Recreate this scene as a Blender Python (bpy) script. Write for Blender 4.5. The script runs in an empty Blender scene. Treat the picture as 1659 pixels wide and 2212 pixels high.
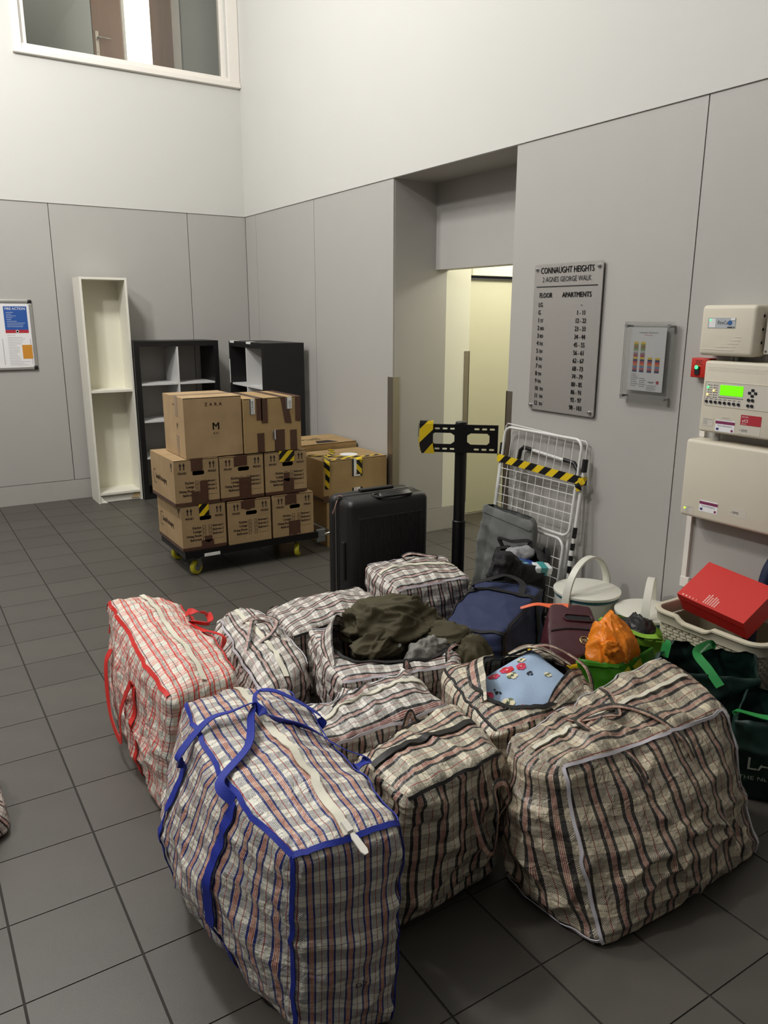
import bpy, bmesh, math, random
from mathutils import Vector, Matrix, noise
from mathutils.bvhtree import BVHTree

SC = bpy.context.scene
COL = SC.collection
PI = math.pi

# ------------------------------------------------------------------ camera
CAM_H = 1.70
YAW, PITCH, ROLL, FPX = math.radians(32.375), math.radians(14.292), math.radians(-0.158), 1665.2
cam_data = bpy.data.cameras.new('camera')
cam = bpy.data.objects.new('camera', cam_data)
COL.objects.link(cam)
cam_data.sensor_fit = 'VERTICAL'
cam_data.sensor_height = 24.0
cam_data.lens = FPX / 2212.0 * 24.0
cam_data.clip_start = 0.02
fw = Vector((math.sin(YAW) * math.cos(PITCH), math.cos(YAW) * math.cos(PITCH), -math.sin(PITCH)))
rt = Vector((math.cos(YAW), -math.sin(YAW), 0))
dn = fw.cross(rt)
r2 = rt * math.cos(ROLL) + dn * math.sin(ROLL)
d2 = -rt * math.sin(ROLL) + dn * math.cos(ROLL)
cam.matrix_world = Matrix(((r2.x, -d2.x, -fw.x, 0), (r2.y, -d2.y, -fw.y, 0), (r2.z, -d2.z, -fw.z, CAM_H), (0, 0, 0, 1)))
SC.camera = cam

# ------------------------------------------------------------------ world, lights, exposure
wd = bpy.data.worlds.new('night')
SC.world = wd
wd.use_nodes = True
wd.node_tree.nodes['Background'].inputs[0].default_value = (0.9, 0.95, 1.0, 1)
wd.node_tree.nodes['Background'].inputs[1].default_value = 0.02

def lamp(name, loc, power, size, col=(1.0, 0.985, 0.96)):
    d = bpy.data.lights.new(name, 'POINT')
    d.energy = power
    d.shadow_soft_size = size
    d.color = col
    o = bpy.data.objects.new(name, d)
    o.location = loc
    COL.objects.link(o)
    return o

# the foyer's hanging lamps, above the picture
lamp('foyer_lamp', (0.0, 4.5, 4.9), 265, 0.18)
lamp('foyer_lamp', (-2.3, 2.7, 4.9), 400, 0.18)
lamp('foyer_lamp', (0.1, 5.3, 4.4), 175, 0.18)
# ceiling light of the side corridor
lamp('corridor_lamp', (4.55, 4.35, 2.40), 34, 0.10, (1.0, 0.98, 0.88))
lamp('landing_fill', (1.6, 8.7, 5.6), 14, 0.15, (1.0, 0.96, 0.9))  # unseen light added to brighten the landing behind the window

vs = SC.view_settings
vs.view_transform = 'Standard'
vs.look = 'None'
vs.gamma = 1.0
vs.use_curve_mapping = False
vs.exposure = -0.25

# ------------------------------------------------------------------ materials
def srgb(r, g, b):
    f = lambda c: (c / 255 / 12.92) if c / 255 <= 0.04045 else ((c / 255 + 0.055) / 1.055) ** 2.4
    return (f(r), f(g), f(b), 1.0)

MATS = {}
def new_mat(name):
    m = bpy.data.materials.new(name)
    m.use_nodes = True
    nt = m.node_tree
    return m, nt, nt.nodes['Principled BSDF']

def M(name, rgb=None, rough=0.5, metal=0.0, var=0.04, scale=14.0, bump=0.0, bscale=60.0, emit=0.0, coat=0.0):
    """plain procedural material: colour with a little noise variation, optional fine bump"""
    if name in MATS:
        return MATS[name]
    m, nt, b = new_mat(name)
    N, L = nt.nodes, nt.links
    c = srgb(*rgb)
    b.inputs['Roughness'].default_value = rough
    b.inputs['Metallic'].default_value = metal
    if coat:
        b.inputs['Coat Weight'].default_value = coat
    tc = N.new('ShaderNodeTexCoord')
    nz = N.new('ShaderNodeTexNoise')
    nz.inputs['Scale'].default_value = scale
    nz.inputs['Detail'].default_value = 4
    L.new(tc.outputs['Object'], nz.inputs['Vector'])
    mx = N.new('ShaderNodeMix')
    mx.data_type = 'RGBA'
    mx.inputs['A'].default_value = tuple(max(0, v * (1 - var)) for v in c[:3]) + (1,)
    mx.inputs['B'].default_value = tuple(min(1, v * (1 + var)) for v in c[:3]) + (1,)
    L.new(nz.outputs['Fac'], mx.inputs['Factor'])
    L.new(mx.outputs['Result'], b.inputs['Base Color'])
    if emit:
        L.new(mx.outputs['Result'], b.inputs['Emission Color'])
        b.inputs['Emission Strength'].default_value = emit
    if bump:
        n2 = N.new('ShaderNodeTexNoise')
        n2.inputs['Scale'].default_value = bscale
        n2.inputs['Detail'].default_value = 3
        L.new(tc.outputs['Object'], n2.inputs['Vector'])
        bp = N.new('ShaderNodeBump')
        bp.inputs['Strength'].default_value = bump
        bp.inputs['Distance'].default_value = 0.004
        L.new(n2.outputs['Fac'], bp.inputs['Height'])
        L.new(bp.outputs['Normal'], b.inputs['Normal'])
    MATS[name] = m
    return m

def ramp_const(N, stops):
    r = N.new('ShaderNodeValToRGB')
    r.color_ramp.interpolation = 'CONSTANT'
    e = r.color_ramp.elements
    e[0].position = 0.0
    e[0].color = stops[0][1]
    e[1].position = stops[1][0]
    e[1].color = stops[1][1]
    for p, c in stops[2:]:
        k = e.new(p)
        k.color = c
    return r

def plaid(name, warp, weft, period=0.078, wperiod=0.074, cell=0.0026, bias=0.30, rough=0.36, gray=1.0):
    """woven plastic check: warp and weft colour strips seen through a fine chequer weave"""
    m, nt, b = new_mat(name)
    N, L = nt.nodes, nt.links
    uv = N.new('ShaderNodeUVMap')
    sep = N.new('ShaderNodeSeparateXYZ')
    L.new(uv.outputs['UV'], sep.inputs[0])
    def frac(out, per):
        d = N.new('ShaderNodeMath'); d.operation = 'DIVIDE'
        L.new(out, d.inputs[0]); d.inputs[1].default_value = per
        f = N.new('ShaderNodeMath'); f.operation = 'FRACT'
        L.new(d.outputs[0], f.inputs[0])
        return f.outputs[0]
    rw = ramp_const(N, warp)
    L.new(frac(sep.outputs['X'], period), rw.inputs[0])
    rf = ramp_const(N, weft)
    L.new(frac(sep.outputs['Y'], wperiod), rf.inputs[0])
    ck = N.new('ShaderNodeTexChecker')
    ck.inputs['Scale'].default_value = 1.0 / cell
    L.new(uv.outputs['UV'], ck.inputs['Vector'])
    dm = N.new('ShaderNodeMath'); dm.operation = 'MAXIMUM'
    L.new(ck.outputs['Fac'], dm.inputs[0]); L.new(rw.outputs['Alpha'], dm.inputs[1])
    mx = N.new('ShaderNodeMix'); mx.data_type = 'RGBA'
    L.new(dm.outputs[0], mx.inputs['Factor'])
    L.new(rf.outputs['Color'], mx.inputs['A'])
    L.new(rw.outputs['Color'], mx.inputs['B'])
    L.new(mx.outputs['Result'], b.inputs['Base Color'])
    b.inputs['Roughness'].default_value = rough
    b.inputs['Specular IOR Level'].default_value = 0.45
    # crumple of the sheet plus the weave itself
    tc = N.new('ShaderNodeTexCoord')
    n2 = N.new('ShaderNodeTexNoise')
    n2.inputs['Scale'].default_value = 26
    n2.inputs['Detail'].default_value = 3
    n2.inputs['Distortion'].default_value = 0.8
    L.new(tc.outputs['Object'], n2.inputs['Vector'])
    bp = N.new('ShaderNodeBump')
    bp.inputs['Strength'].default_value = 0.75
    bp.inputs['Distance'].default_value = 0.014
    n3 = N.new('ShaderNodeTexNoise')
    n3.inputs['Scale'].default_value = 70
    n3.inputs['Detail'].default_value = 2
    L.new(tc.outputs['Object'], n3.inputs['Vector'])
    ma = N.new('ShaderNodeMath'); ma.operation = 'MULTIPLY_ADD'; ma.inputs[1].default_value = 0.35
    L.new(n3.outputs['Fac'], ma.inputs[0]); L.new(n2.outputs['Fac'], ma.inputs[2])
    L.new(ma.outputs[0], bp.inputs['Height'])
    L.new(bp.outputs['Normal'], b.inputs['Normal'])
    MATS[name] = m
    return m

CREAM = srgb(226, 222, 208)
BLK = srgb(34, 33, 36)
RED = srgb(156, 52, 52)
PINK = srgb(228, 210, 200)
GRY = srgb(92, 92, 96)
NAVY = srgb(26, 40, 110)
SCAR = srgb(206, 62, 54)
INK = srgb(44, 42, 78)
def D_(c, d):
    return (c[0], c[1], c[2], d)
def black_plaid(name, cream, blk, red, pink, **kw):
    B_, R_, K_, C_ = D_(blk, .84), D_(red, .65), D_(pink, .35), D_(cream, .0)
    warp = [(0, B_), (.12, K_), (.145, R_), (.167, K_), (.195, R_), (.217, K_), (.245, R_), (.267, K_), (.29, B_),
            (.41, C_), (.685, D_(red, .8)), (.712, C_)]
    gd = srgb(50, 49, 50)
    weft = [(0, cream), (.20, gd), (.222, cream), (.40, gd), (.43, srgb(92, 88, 84)), (.56, blk), (.62, srgb(104, 100, 96)), (.76, blk), (.82, srgb(92, 88, 84)), (.97, gd)]
    return plaid(name, warp, weft, **kw)
P_BLACK = black_plaid('check_black', srgb(228, 224, 216), BLK, RED, PINK, period=0.063, wperiod=0.061, cell=.0024)
P_WARM = black_plaid('check_black_warm', srgb(224, 216, 194), BLK, RED, srgb(222, 196, 176), period=0.080, wperiod=0.076)
P_FADED = black_plaid('check_black_faded', srgb(206, 194, 170), srgb(48, 46, 45), srgb(140, 66, 62), srgb(206, 180, 160), period=0.090, wperiod=0.086)
TAN = srgb(226, 190, 160)
P_BLUE = plaid('check_blue',
    [(0, D_(NAVY, .82)), (.10, D_(TAN, .5)), (.135, D_(RED, .7)), (.165, D_(TAN, .5)), (.20, D_(RED, .7)), (.23, D_(TAN, .5)), (.265, D_(RED, .7)), (.295, D_(TAN, .5)), (.33, D_(NAVY, .82)),
     (.43, D_(CREAM, 0)), (.70, D_(RED, .8)), (.735, D_(CREAM, 0))],
    [(0, CREAM), (.20, srgb(70, 72, 110)), (.23, CREAM), (.45, srgb(60, 62, 84)), (.48, srgb(84, 84, 98)), (.60, srgb(50, 54, 100)), (.66, srgb(96, 96, 108)), (.80, srgb(50, 54, 100)), (.85, srgb(84, 84, 100)), (.97, srgb(60, 62, 84))],
    period=0.056, wperiod=0.060, cell=.0022)
P_RED = plaid('check_red',
    [(0, D_(SCAR, .8)), (.10, D_(CREAM, 0)), (.14, D_(INK, .8)), (.165, D_(CREAM, 0)), (.205, D_(INK, .8)), (.23, D_(CREAM, 0)), (.27, D_(SCAR, .8)), (.37, D_(CREAM, 0)), (.65, D_(INK, .8)), (.68, D_(CREAM, 0))],
    [(0, CREAM), (.20, INK), (.225, CREAM), (.45, SCAR), (.55, srgb(226, 176, 166)), (.66, SCAR), (.76, srgb(230, 190, 180)), (.90, SCAR)],
    period=0.066, wperiod=0.066)

# ------------------------------------------------------------------ mesh helpers
class MB:
    def __init__(s):
        s.v, s.f, s.uv, s.mi = [], [], [], []
    def face(s, idx, mi=0, uv=None):
        s.f.append(tuple(idx)); s.mi.append(mi); s.uv.append(uv)
    def box(s, x0, x1, y0, y1, z0, z1, mi=0):
        n = len(s.v)
        s.v += [Vector(p) for p in ((x0, y0, z0), (x1, y0, z0), (x1, y1, z0), (x0, y1, z0), (x0, y0, z1), (x1, y0, z1), (x1, y1, z1), (x0, y1, z1))]
        for q in ((0, 3, 2, 1), (4, 5, 6, 7), (0, 1, 5, 4), (1, 2, 6, 5), (2, 3, 7, 6), (3, 0, 4, 7)):
            s.face([n + i for i in q], mi)
        return s
    def obox(s, c, ax, ay, az, sx, sy, sz, mi=0):
        """oriented box: centre, three unit axes, full sizes"""
        n = len(s.v)
        c, ax, ay, az = Vector(c), Vector(ax), Vector(ay), Vector(az)
        for k in ((-1, -1, -1), (1, -1, -1), (1, 1, -1), (-1, 1, -1), (-1, -1, 1), (1, -1, 1), (1, 1, 1), (-1, 1, 1)):
            s.v.append(c + ax * (k[0] * sx / 2) + ay * (k[1] * sy / 2) + az * (k[2] * sz / 2))
        for q in ((0, 3, 2, 1), (4, 5, 6, 7), (0, 1, 5, 4), (1, 2, 6, 5), (2, 3, 7, 6), (3, 0, 4, 7)):
            s.face([n + i for i in q], mi)
        return s
    def rbox(s, x0, x1, y0, y1, z0, z1, r=0.01, seg=3, mi=0):
        bm = bmesh.new()
        bmesh.ops.create_cube(bm, size=1)
        for v in bm.verts:
            v.co = Vector(((x0 + x1) / 2 + v.co.x * (x1 - x0), (y0 + y1) / 2 + v.co.y * (y1 - y0), (z0 + z1) / 2 + v.co.z * (z1 - z0)))
        bmesh.ops.bevel(bm, geom=list(bm.edges), offset=r, segments=seg, affect='EDGES', profile=0.5)
        s.add_bm(bm, mi)
        return s
    def add_bm(s, bm, mi=0, mat=None):
        n = len(s.v)
        bm.verts.ensure_lookup_table()
        bm.verts.index_update()
        for v in bm.verts:
            s.v.append((mat @ v.co) if mat else v.co.copy())
        for f in bm.faces:
            s.face([n + v.index for v in f.verts], mi)
        bm.free()
    def tube(s, pts, r, seg=8, closed=False, mi=0, radii=None):
        pts = [Vector(p) for p in pts]
        n0 = len(s.v)
        k = len(pts)
        nrm = None
        for i, p in enumerate(pts):
            a = pts[(i - 1) % k] if (closed or i > 0) else pts[i]
            b = pts[(i + 1) % k] if (closed or i < k - 1) else pts[i]
            t = (b - a).normalized()
            if nrm is None:
                ref = Vector((0, 0, 1)) if abs(t.z) < 0.9 else Vector((1, 0, 0))
                nrm = (ref - t * ref.dot(t)).normalized()
            else:
                nrm = (nrm - t * nrm.dot(t))
                nrm = nrm.normalized() if nrm.length > 1e-6 else t.orthogonal().normalized()
            bn = t.cross(nrm)
            rr = radii[i] if radii else r
            for j in range(seg):
                an = 2 * PI * j / seg
                s.v.append(p + nrm * (rr * math.cos(an)) + bn * (rr * math.sin(an)))
        for i in range(k if closed else k - 1):
            for j in range(seg):
                a = n0 + i * seg + j
                b = n0 + i * seg + (j + 1) % seg
                c = n0 + ((i + 1) % k) * seg + (j + 1) % seg
                d = n0 + ((i + 1) % k) * seg + j
                s.face((a, b, c, d), mi)
        if not closed:
            s.face([n0 + j for j in range(seg)][::-1], mi)
            s.face([n0 + (k - 1) * seg + j for j in range(seg)], mi)
        return s
    def lathe(s, prof, c=(0, 0, 0), seg=32, mi=0, ax='z'):
        """prof: (radius, height) list"""
        n0 = len(s.v)
        c = Vector(c)
        for r, h in prof:
            for j in range(seg):
                an = 2 * PI * j / seg
                p = (r * math.cos(an), r * math.sin(an), h)
                if ax == 'y':
                    p = (p[0], p[2], -p[1])
                elif ax == 'x':
                    p = (p[2], p[0], p[1])
                s.v.append(c + Vector(p))
        for i in range(len(prof) - 1):
            for j in range(seg):
                s.face((n0 + i * seg + j, n0 + i * seg + (j + 1) % seg, n0 + (i + 1) * seg + (j + 1) % seg, n0 + (i + 1) * seg + j), mi)
        if prof[0][0] > 1e-6:
            s.face([n0 + j for j in range(seg)][::-1], mi)
        if prof[-1][0] > 1e-6:
            s.face([n0 + (len(prof) - 1) * seg + j for j in range(seg)], mi)
        return s
    def strip(s, pts, sides, nrms, width, thick=0.003, mi=0, widths=None, uvs=True):
        """flat strap with a rectangular section following pts"""
        n0 = len(s.v)
        ln = 0.0
        lens = []
        for i, p in enumerate(pts):
            if i:
                ln += (pts[i] - pts[i - 1]).length
            lens.append(ln)
            w = (widths[i] if widths else width) / 2
            for a, b in ((-1, -1), (1, -1), (1, 1), (-1, 1)):
                s.v.append(p + sides[i] * (a * w) + nrms[i] * (b * thick / 2))
        for i in range(len(pts) - 1):
            for j in range(4):
                a = n0 + i * 4 + j; b = n0 + i * 4 + (j + 1) % 4
                c = n0 + (i + 1) * 4 + (j + 1) % 4; d = n0 + (i + 1) * 4 + j
                w0 = 0 if j in (0, 3) else width; w1 = width if j in (0, 1) else 0
                if j == 0: w0, w1 = 0, width
                if j == 1: w0, w1 = width, width + .001
                if j == 2: w0, w1 = width, 0
                if j == 3: w0, w1 = 0, .001
                s.face((a, b, c, d), mi, [(w0, lens[i]), (w1, lens[i]), (w1, lens[i + 1]), (w0, lens[i + 1])])
        s.face([n0 + j for j in range(4)][::-1], mi)
        s.face([n0 + (len(pts) - 1) * 4 + j for j in range(4)], mi)
        return s
    def ribbon(s, ctrl, width, nref, thick=0.003, n=10, mi=0, widths=None):
        """free strap through control points; nref: reference normal(s) of the strap's flat side"""
        pts = catmull(ctrl, n)
        m = len(pts)
        sides, nrms = [], []
        for i, p in enumerate(pts):
            t = (pts[min(i + 1, m - 1)] - pts[max(i - 1, 0)]).normalized()
            if isinstance(nref, (list, tuple)) and isinstance(nref[0], (list, tuple, Vector)):
                f = i / (m - 1) * (len(nref) - 1)
                k = min(int(f), len(nref) - 2)
                nr = Vector(nref[k]).lerp(Vector(nref[k + 1]), f - k)
            else:
                nr = Vector(nref)
            sd = t.cross(nr)
            sd = sd.normalized() if sd.length > 1e-5 else t.orthogonal().normalized()
            sides.append(sd)
            nrms.append(sd.cross(t).normalized())
        wl = None
        if widths:
            wl = []
            for i in range(m):
                f = i / (m - 1) * (len(widths) - 1)
                k = min(int(f), len(widths) - 2)
                wl.append(widths[k] + (widths[k + 1] - widths[k]) * (f - k))
        return s.strip(pts, sides, nrms, width, thick, mi, wl)
    def poly(s, pts, mi=0):
        n = len(s.v)
        s.v += [Vector(p) for p in pts]
        s.face(range(n, n + len(pts)), mi)
        return s
    def prism(s, pts, ext, mi=0):
        """polygon extruded by vector ext"""
        n = len(s.v); k = len(pts)
        e = Vector(ext)
        s.v += [Vector(p) for p in pts] + [Vector(p) + e for p in pts]
        s.face([n + i for i in range(k)][::-1], mi)
        s.face([n + k + i for i in range(k)], mi)
        for i in range(k):
            j = (i + 1) % k
            s.face((n + i, n + j, n + k + j, n + k + i), mi)
        return s
    def text(s, st, origin, ux, uy, size, align='LEFT', sx=1.0, mi=0):
        """filled lettering lying in the plane origin + a*ux + b*uy"""
        vv, ff = text_mesh(st, align)
        n = len(s.v)
        o, ux, uy = Vector(origin), Vector(ux), Vector(uy)
        for x, y in vv:
            s.v.append(o + ux * (x * size * sx) + uy * (y * size))
        for f in ff:
            s.face([n + i for i in f], mi)
        return s
    def build(s, name, mats, parent=None, smooth=False, off=None, recalc=True):
        me = bpy.data.meshes.new(name)
        vs_ = s.v if off is None else [p - Vector(off) for p in s.v]
        me.from_pydata([tuple(p) for p in vs_], [], s.f)
        if not isinstance(mats, (list, tuple)):
            mats = [mats]
        for m in mats:
            me.materials.append(m)
        me.polygons.foreach_set('material_index', s.mi)
        if any(u is not None for u in s.uv):
            lay = me.uv_layers.new(name='UVMap')
            k = 0
            for fi, u in enumerate(s.uv):
                for j in range(len(s.f[fi])):
                    lay.data[k].uv = u[j] if u is not None else (0, 0)
                    k += 1
        if recalc:
            bm = bmesh.new(); bm.from_mesh(me)
            bmesh.ops.recalc_face_normals(bm, faces=bm.faces)
            bm.to_mesh(me); bm.free()
        if smooth:
            me.polygons.foreach_set('use_smooth', [True] * len(me.polygons))
            if smooth != 'all':
                me.set_sharp_from_angle(angle=math.radians(smooth if smooth is not True else 40))
        me.update()
        o = bpy.data.objects.new(name, me)
        COL.objects.link(o)
        if parent:
            o.parent = parent
        return o

def catmull(ctrl, n=10):
    c = [Vector(p) for p in ctrl]
    c = [c[0] * 2 - c[1]] + c + [c[-1] * 2 - c[-2]]
    out = []
    for i in range(1, len(c) - 2):
        p0, p1, p2, p3 = c[i - 1], c[i], c[i + 1], c[i + 2]
        for k in range(n):
            t = k / n
            out.append(0.5 * ((2 * p1) + (p2 - p0) * t + (2 * p0 - 5 * p1 + 4 * p2 - p3) * t * t + (3 * p1 - p0 - 3 * p2 + p3) * t ** 3))
    out.append(c[-2].copy())
    return out

_TXT = {}
def text_mesh(st, align):
    key = (st, align)
    if key not in _TXT:
        cu = bpy.data.curves.new('lettering', 'FONT')
        cu.body = st
        cu.size = 1.0
        cu.align_x = align
        cu.resolution_u = 2
        ob = bpy.data.objects.new('lettering', cu)
        COL.objects.link(ob)
        dg = bpy.context.evaluated_depsgraph_get()
        me = bpy.data.meshes.new_from_object(ob.evaluated_get(dg))
        _TXT[key] = ([(v.co.x, v.co.y) for v in me.vertices], [tuple(p.vertices) for p in me.polygons])
        bpy.data.objects.remove(ob)
        bpy.data.curves.remove(cu)
        bpy.data.meshes.remove(me)
    return _TXT[key]

def tag(o, label=None, cat=None, group=None, kind=None):
    if label: o['label'] = label
    if cat: o['category'] = cat
    if group: o['group'] = group
    if kind: o['kind'] = kind
    return o

def thing(name, label, cat, loc=(0, 0, 0), rotz=0.0, group=None):
    o = bpy.data.objects.new(name, None)
    o.empty_display_size = 0.1
    COL.objects.link(o)
    o.location = loc
    o.rotation_euler = (0, 0, rotz)
    return tag(o, label, cat, group)

def empty_struct(name, loc=(0, 0, 0)):
    o = bpy.data.objects.new(name, None)
    COL.objects.link(o)
    o.location = loc
    o['kind'] = 'structure'
    return o
# ------------------------------------------------------------------ the setting
XR, YB = 3.187, 7.618          # right wall plane, back wall plane
ZP, ZB = 2.643, 0.182          # top of the grey panels, top of the base board
ZC = 6.4
M_WHITE = M('plaster_white', (204, 203, 198), 0.85, var=0.015, scale=3)
M_PANEL = M('panel_grey', (176, 173, 168), 0.55, var=0.02, scale=5, bump=0.05, bscale=220)
M_BASE = M('base_grey', (174, 171, 165), 0.6, var=0.06, scale=9)
M_DARK = M('seam_dark', (30, 29, 28), 0.8)
M_GROUT = M('grout', (46, 43, 39), 0.85, var=0.2, scale=40)
M_STEEL = M('brushed_steel', (150, 142, 132), 0.35, 0.9, var=0.08, scale=60)
M_CREAMW = M('corridor_cream', (232, 230, 214), 0.8, var=0.02, scale=4)
M_FRAME = M('frame_white', (232, 226, 218), 0.45, var=0.02)

def tile_mat():
    m, nt, b = new_mat('porcelain_tile')
    N, L = nt.nodes, nt.links
    tc = N.new('ShaderNodeTexCoord')
    oi = N.new('ShaderNodeObjectInfo')
    n1 = N.new('ShaderNodeTexNoise'); n1.inputs['Scale'].default_value = 5; n1.inputs['Detail'].default_value = 5
    L.new(tc.outputs['Object'], n1.inputs['Vector'])
    ad = N.new('ShaderNodeMath'); ad.operation = 'MULTIPLY_ADD'
    L.new(oi.outputs['Random'], ad.inputs[0]); ad.inputs[1].default_value = 0.35
    L.new(n1.outputs['Fac'], ad.inputs[2])
    cr = N.new('ShaderNodeValToRGB')
    cr.color_ramp.elements[0].position = 0.3; cr.color_ramp.elements[0].color = srgb(72, 69, 64)
    cr.color_ramp.elements[1].position = 1.0; cr.color_ramp.elements[1].color = srgb(84, 80, 74)
    L.new(ad.outputs[0], cr.inputs[0])
    L.new(cr.outputs[0], b.inputs['Base Color'])
    n2 = N.new('ShaderNodeTexNoise'); n2.inputs['Scale'].default_value = 300; n2.inputs['Detail'].default_value = 2
    L.new(tc.outputs['Object'], n2.inputs['Vector'])
    bp = N.new('ShaderNodeBump'); bp.inputs['Strength'].default_value = 0.12; bp.inputs['Distance'].default_value = 0.002
    L.new(n2.outputs['Fac'], bp.inputs['Height'])
    L.new(bp.outputs['Normal'], b.inputs['Normal'])
    n3 = N.new('ShaderNodeTexNoise'); n3.inputs['Scale'].default_value = 3
    L.new(tc.outputs['Object'], n3.inputs['Vector'])
    mr = N.new('ShaderNodeMapRange'); mr.inputs['To Min'].default_value = 0.38; mr.inputs['To Max'].default_value = 0.5
    L.new(n3.outputs['Fac'], mr.inputs['Value'])
    L.new(mr.outputs[0], b.inputs['Roughness'])
    return m
M_TILE = tile_mat()

floor = MB().box(-4.5, XR + 0.1, -3.5, YB + 0.1, -0.08, -0.003).box(XR + 0.1, 6.2, 3.4, 5.4, -0.08, -0.003).build('floor', M_GROUT)
tag(floor, kind='structure')
PX, PY = 0.300, 0.3045
X0, Y0 = 0.082, 1.831
def tile_box(mb, x0, x1, y0, y1):
    g = 0.0035
    mb.box(x0 + g, x1 - g, y0 + g * .55, y1 - g * .55, -0.003, 0.0)
whole = {}
far = MB()
for i in range(-16, 21):
    for j in range(-18, 20):
        x0, x1 = X0 + i * PX, X0 + (i + 1) * PX
        y0, y1 = Y0 + j * PY, Y0 + (j + 1) * PY
        if x0 >= XR - .01 and not (3.45 < (y0 + y1) / 2 < 5.5): continue
        x1 = x1 if (x0 >= XR - .01 or 3.45 < (y0 + y1) / 2 < 4.9) else min(x1, XR - 0.001)
        y1 = min(y1, YB - 0.001)
        if y1 - y0 < 0.02: continue
        near = (-0.25 <= x0 < XR and 0.40 <= y0) or (x0 >= XR - .01 and x0 < 4.3)
        if near:
            key = (round(x1 - x0, 4), round(y1 - y0, 4))
            if key not in whole:
                mb = MB(); tile_box(mb, 0, x1 - x0, 0, y1 - y0)
                t = mb.build('tile', M_TILE, floor); whole[key] = t
            else:
                t = whole[key].copy(); COL.objects.link(t)
            t.location = (x0, y0, 0)
        else:
            tile_box(far, x0, x1, y0, y1)
tag(far.build('tile_field', M_TILE, floor), kind='stuff')

# back wall: plaster above (with the window opening), grey panels below, dark joints between them
WX0, WX1, WZ0, WZ1 = 1.283, 3.049, 3.866, 5.60
mb = MB()
mb.box(-4.5, 3.6, YB + 0.012, YB + 0.14, 0, ZP)                       # carrier behind the panels
wall_back = mb.build('wall_back', M_DARK); tag(wall_back, kind='structure')
mb = MB()
y0, y1 = YB - 0.008, YB + 0.14
mb.box(-4.5, WX0, y0, y1, ZP, ZC).box(WX1, 3.6, y0, y1, ZP, ZC).box(WX0, WX1, y0, y1, ZP, WZ0).box(WX0, WX1, y0, y1, WZ1, ZC)
mb.build('plaster', M_WHITE, wall_back)
sx = [-4.5, -3.605, -2.365, -1.125, 0.115, 1.355, 2.595, XR]
for a, b in zip(sx[:-1], sx[1:]):
    MB().box(a + .003, b - .003, YB, YB + 0.012, ZB + .005, ZP).build('panel', M_PANEL, wall_back)
tag(MB().box(-4.5, XR, YB - .002, YB + .012, 0, ZB).build('baseboard_back', M_BASE), kind='structure')

# right wall with the recess
mb = MB()
mb.box(XR + 0.012, XR + 0.14, 4.93, YB + .14, 0, ZP).box(XR + 0.012, XR + 0.14, -3.5, 3.60, 0, ZP)
wall_right = mb.build('wall_right', M_DARK); tag(wall_right, kind='structure')
MB().box(XR - 0.008, XR + 0.14, -3.5, YB, ZP, ZC).build('plaster', M_WHITE, wall_right)
for a, b in ((7.36, YB), (6.14, 7.36), (4.908, 6.14), (2.377, 3.620), (1.13, 2.377), (-0.11, 1.13), (-1.35, -.11), (-3.5, -1.35)):
    MB().box(XR, XR + 0.012, a + .003, b - .003, ZB + .005, ZP).build('panel', M_PANEL, wall_right)
tag(MB().box(XR - .002, XR + .012, 4.91, YB, 0, ZB).box(XR - .002, XR + .012, -3.5, 3.615, 0, ZB).build('baseboard_right', M_BASE), kind='structure')

# recess: far jamb, soffit, bulkhead, corridor walls
rec = MB()
rec.box(XR + .013, 3.67, 4.908, 5.03, ZB + .004, ZP).box(3.566, 3.69, 3.60, 4.908, 2.034, ZP + .12)
o = rec.build('wall_recess', M_PANEL); tag(o, kind='structure')
tag(MB().box(XR - .004, 3.58, 3.55, 4.95, ZP - .003, ZP + .12).build('ceiling_recess', M_PANEL), kind='structure')
cw = MB()
cw.box(3.67, 3.905, 4.908, 5.03, ZB + .004, 2.75)          # white return
cw.box(3.905, 4.10, 5.16, 5.28, 0, 2.75)
cw.box(4.10, 6.2, 5.13, 5.28, 2.02, 2.75)           # over the lift door
cw.box(5.3, 6.2, 5.13, 5.28, 0, 2.02)
cw.box(3.70, 3.905, 5.03, 5.28, 0, 2.75)
cw.box(6.1, 6.2, 3.4, 5.28, 0, 2.75)
cw.box(XR + .14, 6.2, 3.40, 3.615, 0, 2.75)
o = cw.build('wall_corridor', M_CREAMW); tag(o, kind='structure')
tag(MB().box(3.69, 6.2, 3.4, 5.28, 2.75, 2.85).build('ceiling_corridor', M_CREAMW), kind='structure')
tag(MB().box(XR + .006, 3.905, 4.902, 4.912, 0, ZB).box(3.896, 3.908, 4.904, 5.16, 0, ZB).build('baseboard_corridor', M_BASE), kind='structure')
d = MB().box(4.105, 5.3, 5.19, 5.23, 0.012, 1.985).build('door_1', M('door_cream', (214, 210, 186), 0.5, var=0.02)); tag(d, kind='structure')
MB().box(4.10, 5.3, 5.165, 5.19, 1.985, 2.0).build('door_track', M('track_dark', (60, 58, 52), 0.5), d)
MB().box(4.10, 5.3, 5.17, 5.24, 0.0, 0.008).build('threshold', M('threshold_grey', (150, 146, 136), .5), d)
# metal corner guards
g = MB().box(XR - .004, XR + .002, 4.905, 4.975, .02, 1.252).box(XR - .004, XR + .055, 4.9, 4.907, .02, 1.252).build('trim_1', M_STEEL)
tag(g, kind='structure')
g = MB().box(XR - .004, XR + .002, 3.572, 3.625, .02, 1.255).box(XR - .004, XR + .06, 3.618, 3.625, .02, 1.255).build('trim_2', M_STEEL)
tag(g, kind='structure')
g = MB().box(3.86, 3.909, 4.902, 4.909, .2, 1.43).box(3.903, 3.909, 4.902, 4.95, .2, 1.43).build('trim_3', M_STEEL)
tag(g, kind='structure')

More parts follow.
